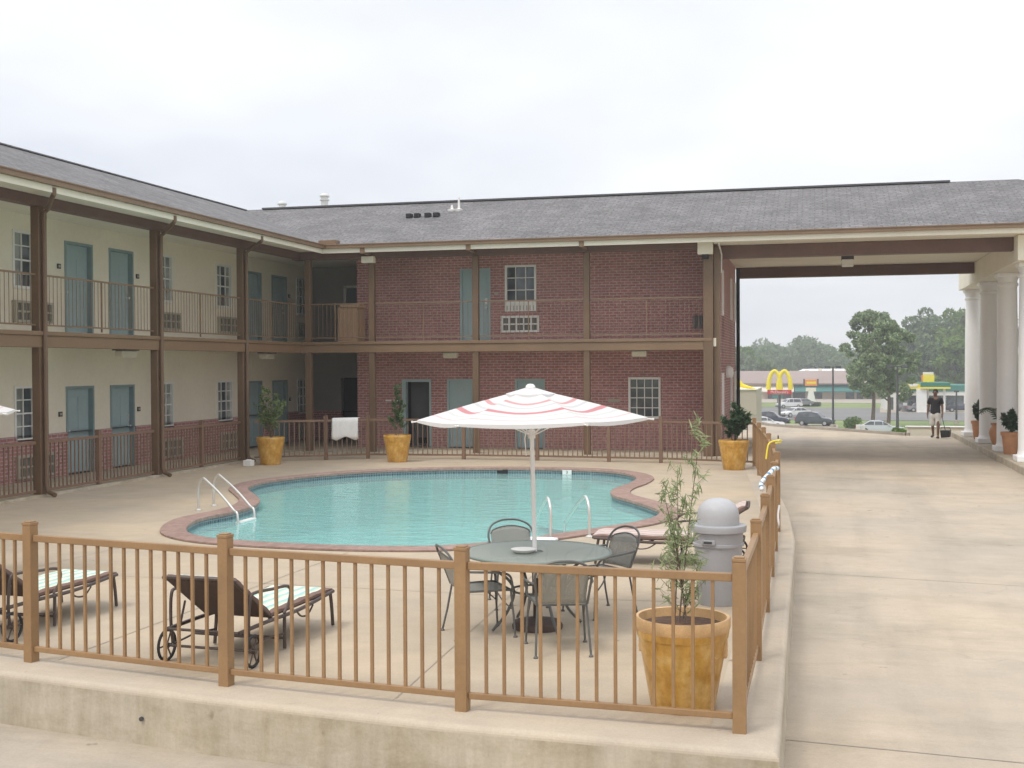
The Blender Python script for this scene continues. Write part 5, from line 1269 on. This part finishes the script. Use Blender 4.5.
b = MB(); b.box(x-.95, x+.95, Y_-.08, Y_+.08, -3.6, -2.9); b.build('sign_board', TEALA, t); b = MB(); b.tube([(x, Y_, GZ), (x, Y_, -3.6)], .08, 6); b.build('pole', CHAR, t)
Y_ = 225; x = gx(811, Y_); rng = np.random.default_rng(77)
t = thing('hedge', (x, Y_, GZ), 'dark clipped hedge at the foot of the orange sign', 'hedge')
leaves('foliage', LEAF5, t, crown_points([(x-1.3+.3*k, Y_, -4.75, .5) for k in range(10)], 1500, rng), .16, 1.4, rng)
b = MB(); b.box(x-1.4, x+1.5, Y_-.2, Y_+.2, GZ, -4.6); b.build('hedge_core', LEAF5, t)
# long store
Y_ = 272; x0, x1 = gx(700, Y_), gx(884, Y_)
t = thing('long_store', ((x0+x1)/2, Y_, GZ), 'long low store with mauve roof and teal awning left of the big tree', 'building')
hs = []
for k, px in enumerate((771, 787, 797, 802, 818, 850, 860, 871)): xx = gx(px, Y_); hs.append((xx-.9, xx+.9, GZ, -3.1) if k % 3 else (xx-.7, xx+.7, GZ, -2.9))
b = MB().wall(x0, x1, GZ-.1, -1.4, Y_, .4, hs, 'x'); b.wall(Y_+.4, Y_+20, GZ-.1, -1.4, x1-.4, .4, [], 'y'); b.build('wall', STORE, t)
b = MB(); b.box(x0, x1-.5, Y_+.6, Y_+.7, GZ, -1.6); b.build('shopfront_glass', GLASS, t)
for px0, px1, m_ in ((795, 885, TEALA), (762, 794, SOFF)):
    a_, c_ = gx(px0, Y_), gx(px1, Y_); b = MB(); b.add([(a_, Y_-.05, -1.9), (c_, Y_-.05, -1.9), (c_, Y_-1.6, -3.3), (a_, Y_-1.6, -3.3), (a_, Y_-1.6, -3.6), (c_, Y_-1.6, -3.6), (a_, Y_-.05, -3.6), (c_, Y_-.05, -3.6)], [(0, 1, 2, 3), (3, 2, 5, 4), (4, 5, 7, 6), (0, 3, 4, 6), (1, 7, 5, 2)])
    b.build('awning', m_, t)
b = MB(); b.add([(x0-1, Y_-1.2, -1.6), (x1+1, Y_-1.2, -1.6), (x1-2, Y_+14, 1.0), (x0+2, Y_+14, 1.0), (x1+1, Y_+22, -1.6), (x0-1, Y_+22, -1.6), (x0-1, Y_-1.2, -1.9), (x1+1, Y_-1.2, -1.9), (x1+1, Y_+22, -1.9), (x0-1, Y_+22, -1.9)], [(0, 1, 2, 3), (1, 4, 2), (4, 5, 3, 2), (5, 0, 3), (0, 6, 7, 1), (1, 7, 8, 4), (6, 9, 8, 7)]); b.build('roof', ROOFM, t)
Y_ = 318; x0, x1 = gx(795, Y_), gx(880, Y_); t = thing('white_warehouse', ((x0+x1)/2, Y_, GZ), 'white roofed building showing above the mauve store roof', 'building')
b = MB(); b.box(x0, x1, Y_, Y_+25, GZ, .3); b.build('wall', STORE, t)
b = MB(); b.add([(x0-.5, Y_-.5, .3), (x1+.5, Y_-.5, .3), (x1-.5, Y_+12, 1.3), (x0+2, Y_+12, 1.3)], [(0, 1, 2, 3)]); b.build('roof', COLW, t, solid=.15)
for k in range(6): xx = x0+3+k*3.3; b = MB(); b.box(xx-.5, xx+.5, Y_+3, Y_+4, .5, 1.1+.3*(k % 2)); b.build('roof_unit', SOFF, t)
# filling station
Y_ = 208; x0, x1 = gx(885, Y_), gx(1000, Y_)
t = thing('filling_station', ((x0+x1)/2, Y_, GZ), 'white filling station shop with green band behind the man', 'building')
hs = []
for px, w_, a_, c_ in ((891, .8, 0, 2.1), (906, .9, .0, 2.2), (915, 2.2, .9, 2.4), (928, 2.2, .9, 2.4), (940, 2.0, .7, 2.4), (953, 3.4, .6, 2.4), (975, 3, .6, 2.4)): xx = gx(px, Y_); hs.append((xx-w_/2, xx+w_/2, GZ+a_, GZ+c_))
b = MB().wall(x0, x1, GZ, GZ+3.1, Y_, .3, hs, 'x'); b.wall(Y_+.3, Y_+12, GZ, GZ+3.1, x0, .3, [], 'y'); b.build('wall', WHITE, t)
b = MB(); b.box(x0+.4, x1, Y_+.35, Y_+.45, GZ, GZ+2.8); b.build('shop_glass', GLASS, t)
b = MB(); b.box(x0-.2, x1+.2, Y_-.15, Y_+12.2, GZ+3.1, GZ+4.1); b.build('green_band', mat('band_green', (.04, .20, .16), .6), t, bevel=.03)
Yc = 197; x0, x1 = gx(899, Yc), gx(950.5, Yc)
t = thing('pump_canopy', ((x0+x1)/2, Yc, GZ), 'green and yellow pump canopy with white pillar in front of the filling station', 'canopy')
xm = gx(921, Yc)
b = MB(); b.box(xm, x1, Yc, Yc+9, -1.15, -.45); c_ = b.build('canopy_deck', GREENP, t, bevel=.04)
b = MB(); b.box(xm-.02, x1+.02, Yc-.03, Yc+9, -1.42, -1.15); b.build('yellow_stripe', YEL, c_)
b = MB(); b.box(x0, xm-.02, Yc+1, Yc+9, -1.1, -.75); b.box(x0, xm-.02, Yc+1, Yc+9, -1.45, -1.12); o_ = b.build('left_fascia', YEL, t)
b = MB(); b.box(gx(910, Yc), gx(918, Yc), Yc+.9, Yc+1, -1.1, -.7); b.build('fascia_sign', WHITE, o_)
b = MB(); b.box(xm-.6, xm+.9, Yc+.4, Yc+1.6, GZ, -1.45); b.build('pillar', WHITE, t, bevel=.03)
b = MB(); b.tube([(x1-.8, Yc+1, GZ), (x1-.8, Yc+1, -1.4)], .18, 8); b.build('pillar', WHITE, t)
for px in (905, 934):
    x = gx(px, Yc+3); p_ = thing('fuel_pump', (x, Yc+3, GZ), ['grey fuel pump left of the white canopy pillar', 'grey fuel pump right of the white canopy pillar'][px > 920], 'fuel pump', 'fuel pumps under the canopy')
    b = MB(); b.box(x-.45, x+.45, Yc+2.7, Yc+3.3, GZ, GZ+1.7); b.build('pump_body', PD, p_, bevel=.04); b = MB(); b.box(x-.3, x+.3, Yc+2.66, Yc+2.7, GZ+1.0, GZ+1.45); b.build('pump_screen', WHITE, p_)
Y_ = 200; x = gx(928, Y_); t = thing('yellow_sign', (x, Y_, GZ), 'square yellow sign with white top standing above the green pump canopy', 'sign')
b = MB(); b.box(x-.75, x+.95, Y_-.15, Y_+.15, -.42, .75); b.build('sign_panel', YEL, t, bevel=.03); b = MB(); b.box(x-.75, x+.85, Y_-.16, Y_+.16, .75, 1.15); b.build('sign_top', SOFF, t, bevel=.03)
b = MB(); b.box(x-.97, x-.75, Y_-.17, Y_+.16, -.3, .7); b.build('sign_edge', ORANGE, t); b = MB(); b.tube([(x, Y_, GZ), (x, Y_, -.4)], .15, 8); b.build('pole', WHITE, t)

# ------------------------------------------------------------------ trees
Y_ = 150; tree('oak_tree', gx(872, Y_), Y_, -5.2, 14.6, 4.3, 3.4, LEAF1, 15000, .27, 'large loose grey-green tree in the middle of the drive opening, left trunk', 'pair of trees on the grass', 101, 90, .26, lob=.155)
Y_ = 140; tree('oak_tree', gx(887.5, Y_), Y_, -5.2, 13.2, 3.9, 3.0, LEAF1, 13000, .27, 'large loose grey-green tree whose trunk stands nearest the silver sedan', 'pair of trees on the grass', 102, 80, .25, lob=.155)
wood = [(905, 300, 12.5, 5), (919, 290, 17.5, 6.5), (932, 305, 20.0, 7), (946, 295, 18.8, 6.5), (961, 285, 19.6, 6.5), (978, 300, 19, 7), (996, 300, 20, 7), (937, 262, 11, 5), (955, 258, 12, 4.5), (900, 340, 15, 6)]
wl = ['at the left end of the wood, lowest', 'second from the left of the wood', 'tallest and darkest of the wood', 'right of the darkest one', 'beside the white columns, brightest', 'hidden behind the far white column', 'rightmost of the wood', 'low in front of the darkest one', 'low in front of the brightest one', 'farthest back behind the left end']
for i, (px, Y_, h_, cr_) in enumerate(wood):
    tree('wood_tree', gx(px, Y_), Y_, -5.2, h_+1.2, cr_*1.1, h_*.08, [LEAF2, LEAF2, LEAF2, LEAF2, LEAF3, LEAF3, LEAF2, LEAF2, LEAF3, LEAF2][i], 4600, .8, 'broadleaf tree behind the filling station, '+wl[i], 'trees behind the filling station', 200+i, 34, .35, lob=.27, low=.35)
# far wood as one mass
rng = np.random.default_rng(9); lobes = []
for k in range(330):
    Y_ = 395+rng.random()*120; px = 640+rng.random()*400; x = gx(px, Y_)
    top = 2.46+(364.7-(346+8*math.sin(px*.045)+4*math.sin(px*.13)+5*rng.random()))*Y_/1200-(Y_-395)*-.01
    if px < 775: top += 2.2*rng.random()
    gz_ = tz(x, Y_); r_ = 3.2+2.6*rng.random()
    zc = top-r_*.8-rng.random()**1.5*(top-gz_)*.75; lobes.append((x, Y_, max(gz_+1, zc), r_))
o = leaves('far_wood', LEAF2, None, crown_points(lobes, 52000, rng, .7), 1.25, 1.3, rng)
tag(o, 'hazy mixed wood on the far hillside behind the store', 'wood', kind='stuff')
# nearer pale treeline on the left, behind the beige building
for i, (px, Y_, h_, cr_) in enumerate([(738, 330, 12, 7), (748, 322, 10, 5.5), (757, 326, 9.0, 5), (766, 332, 8.5, 5)]):
    tree('hedgerow_tree', gx(px, Y_), Y_, tz(0, Y_)-.3, h_, cr_, h_*.1, [LEAF3, LEAF1, LEAF3, LEAF1][i], 3000, .8, 'low light green tree above the beige building, '+['farthest left by the brick wall', 'second from the brick wall', 'second from the right of the row', 'rightmost of the row'][i], 'low trees left of the arches sign', 300+i, 22, .3, lob=.27, low=.35)

# ------------------------------------------------------------------ man with dustpan
SKIN = mat('skin', (.17, .09, .06), .55, var=.05); SHIRT = mat('black_shirt', (.022, .020, .022), .85, var=.15, vs=8); SHORT = mat('pale_shorts', (.62, .60, .56), .85, var=.06, vs=6); SHOE = mat('dark_shoe', (.04, .04, .04), .6); HAIR = mat('black_hair', (.01, .009, .008), .7)
def skin_mesh(name, verts, edges, radii, m, parent, sub=2, root=0):
    me = bpy.data.meshes.new(name); bm = bmesh.new(); ly = bm.verts.layers.skin.verify()
    bv = [bm.verts.new(v) for v in verts]
    for e in edges: bm.edges.new((bv[e[0]], bv[e[1]]))
    for i, r_ in enumerate(radii): bv[i][ly].radius = (r_, r_) if not isinstance(r_, tuple) else r_; bv[i][ly].use_root = i == root
    bm.to_mesh(me); bm.free(); me.materials.append(m)
    o = bpy.data.objects.new(name, me); COL.objects.link(o); o.parent = parent
    k = o.modifiers.new('skin', 'SKIN'); k.use_smooth_shade = True; s_ = o.modifiers.new('sub', 'SUBSURF'); s_.levels = sub; s_.render_levels = sub
    return o
man = thing('person', (0, 0, 0), 'man in black t-shirt and pale knee-length shorts carrying a long-handled dustpan', 'person')
V = [(0, 0, .93), (0, 0, 1.10), (0, .01, 1.30), (0, .01, 1.44), (0, .0, 1.53), (0, -.015, 1.60), (0, -.01, 1.69), (0, 0, 1.76),   # spine, neck, head 0-7
     (.19, .01, 1.44), (.25, .0, 1.16), (.27, -.06, .94), (.275, -.09, .87),                                         # left arm 8-11
     (-.19, .01, 1.44), (-.255, .02, 1.17), (-.27, -.03, .93), (-.27, -.05, .85),                                    # right arm 12-15
     (.10, 0, .88), (.125, -.10, .49), (.13, -.16, .10), (.14, -.25, .045), (.15, -.32, .045),                         # left leg 16-20
     (-.10, 0, .88), (-.12, .06, .50), (-.15, .26, .14), (-.155, .20, .06), (-.165, .12, .035)]                         # right leg 21-25
Eg = [(0, 1), (1, 2), (2, 3), (3, 4), (4, 5), (5, 6), (6, 7), (3, 8), (8, 9), (9, 10), (10, 11), (3, 12), (12, 13), (13, 14), (14, 15), (0, 16), (16, 17), (17, 18), (18, 19), (19, 20), (0, 21), (21, 22), (22, 23), (23, 24), (24, 25)]
Rd = [(.16, .12), (.15, .11), (.17, .12), (.13, .10), .058, (.075, .09), (.085, .10), (.06, .07), .062, .046, .034, .036, .062, .046, .034, .036, (.095, .10), .062, .042, (.042, .04), (.035, .028), (.095, .10), .062, .042, (.042, .04), (.035, .028)]
body = skin_mesh('body', V, Eg, Rd, SKIN, man)
sv = [(0, 0, .80), (0, 0, .96), (0, 0, 1.12), (0, .01, 1.32), (0, .01, 1.45), (0, 0, 1.50), (.20, .01, 1.44), (.245, .005, 1.24), (-.20, .01, 1.44), (-.248, .015, 1.24)]
skin_mesh('t_shirt', sv, [(0, 1), (1, 2), (2, 3), (3, 4), (4, 5), (4, 6), (6, 7), (4, 8), (8, 9)], [(.20, .15), (.195, .145), (.185, .135), (.19, .135), (.145, .11), (.07, .07), .08, .078, .08, .078], SHIRT, man)
skin_mesh('shorts', [(0, 0, 1.0), (0, 0, .86), (.10, -.01, .80), (.118, -.035, .43), (-.10, .01, .80), (-.122, .048, .43)], [(0, 1), (1, 2), (2, 3), (1, 4), (4, 5)], [(.165, .13), (.16, .14), .125, .115, .125, .115], SHORT, man)
for i, (a_, c_) in enumerate((((.132, -.13, .05), (.152, -.35, .045)), ((-.15, .28, .09), (-.168, .09, .04)))):
    A_, C_ = Vector(a_), Vector(c_); skin_mesh('shoe', [A_, A_.lerp(C_, .5), C_], [(0, 1), (1, 2)], [(.052, .05), (.052, .042), (.045, .032)], SHOE, man, 2)
b = MB(); b.lathe([(.0, .065), (.05, .055), (.085, .01), (.092, -.05), (.085, -.07)], (0, .012, 1.755), 20); b.build('hair', HAIR, man, smooth=True)
for s_ in (-1, 1): hd = MB(); hd.lathe([(0, -.012), (.012, 0), (0, .012)], (s_*.032, -.098, 1.70), 8); hd.build('eye', HAIR, man)
hd = MB(); hd.tube([(0, -.098, 1.705), (0, -.125, 1.665), (0, -.10, 1.66)], [.010, .016, .008], 8); hd.build('nose', SKIN, man, smooth=True)
hd = MB(); hd.tube([(-.025, -.096, 1.632), (0, -.103, 1.63), (.025, -.096, 1.632)], .006, 6); hd.build('mouth', mat('lips', (.16, .06, .05), .5), man)
for s_ in (-1, 1): hd = MB(); hd.tube([(s_*.088, 0, 1.71), (s_*.098, .01, 1.69), (s_*.09, .0, 1.655)], .012, 6); hd.build('ear', SKIN, man, smooth=True)
def hand(wx, wy, wz, s_, grip):
    vs = [(wx, wy, wz+.02), (wx, wy-.01, wz-.045)]; es = [(0, 1)]; rr_ = [.026, (.032, .022)]
    for k in range(4):
        ox = -.027+.018*k; L = [.062, .072, .068, .052][k]; i = len(vs)
        vs += [(wx+.004, wy-.01+ox, wz-.075), (wx-s_*.012, wy-.012+ox, wz-.075-L*.5), (wx-s_*(.045 if grip else .026), wy-.012+ox, wz-.075-L*(.55 if grip else .9))]; es += [(1, i), (i, i+1), (i+1, i+2)]; rr_ += [.010, .009, .008]
    i = len(vs); vs += [(wx-s_*.015, wy-.045, wz-.05), (wx-s_*.035, wy-.05, wz-.085)]; es += [(1, i), (i, i+1)]; rr_ += [.011, .009]
    return skin_mesh('hand', vs, es, rr_, SKIN, man, 1)
hand(.277, -.09, .87, 1, True); hand(-.27, -.05, .85, -1, False)
man.location = (gx(935.5, 45.3), 45.3, -.2); man.rotation_euler = (0, 0, R(-20)); man.scale = (.97, .97, .97)
# dustpan: long handle and black bin
t = thing('dustpan', (0, 0, 0), 'black long-handled lobby dustpan held beside the man', 'dustpan')
b = MB(); b.tube([(.235, -.10, .86), (.36, -.13, .36), (.385, -.135, .28)], .012, 8); b.build('handle', CHAR, t, smooth=True)
b = MB(); b.add([(.25, -.24, .03), (.53, -.24, .06), (.53, -.02, .06), (.25, -.02, .03), (.22, -.27, .30), (.56, -.27, .31), (.56, 0, .31), (.22, 0, .30)], [(0, 3, 2, 1), (0, 1, 5, 4), (1, 2, 6, 5), (2, 3, 7, 6), (3, 0, 4, 7), (4, 5, 6, 7)]); b.build('bin', mat('black_plastic', (.02, .022, .024), .5), t, bevel=.02)
b = MB(); b.tube([(.22, -.135, .30), (.24, -.135, .40), (.36, -.135, .42), (.53, -.135, .40), (.56, -.135, .31)], .008, 6); b.build('bail', CHAR, t)
t.location = man.location; t.rotation_euler = man.rotation_euler

# ------------------------------------------------------------------ air
b = MB(); b.box(-720, 720, -720, 760, -7.5, 45)
hz = b.build('haze', MATS['grass']); hm = bpy.data.materials.new('haze'); hm.use_nodes = True; hm.node_tree.nodes.clear()
pv = nd(hm.node_tree, 'ShaderNodeVolumePrincipled'); pv.inputs['Color'].default_value = (.975, .985, 1, 1); pv.inputs['Density'].default_value = .0011; pv.inputs['Anisotropy'].default_value = .2
ho = nd(hm.node_tree, 'ShaderNodeOutputMaterial'); hm.node_tree.links.new(pv.outputs[0], ho.inputs['Volume']); hz.data.materials.clear(); hz.data.materials.append(hm)
tag(hz, kind='stuff'); hz['label'] = 'thin pale haze over the whole place'; hz['category'] = 'haze'
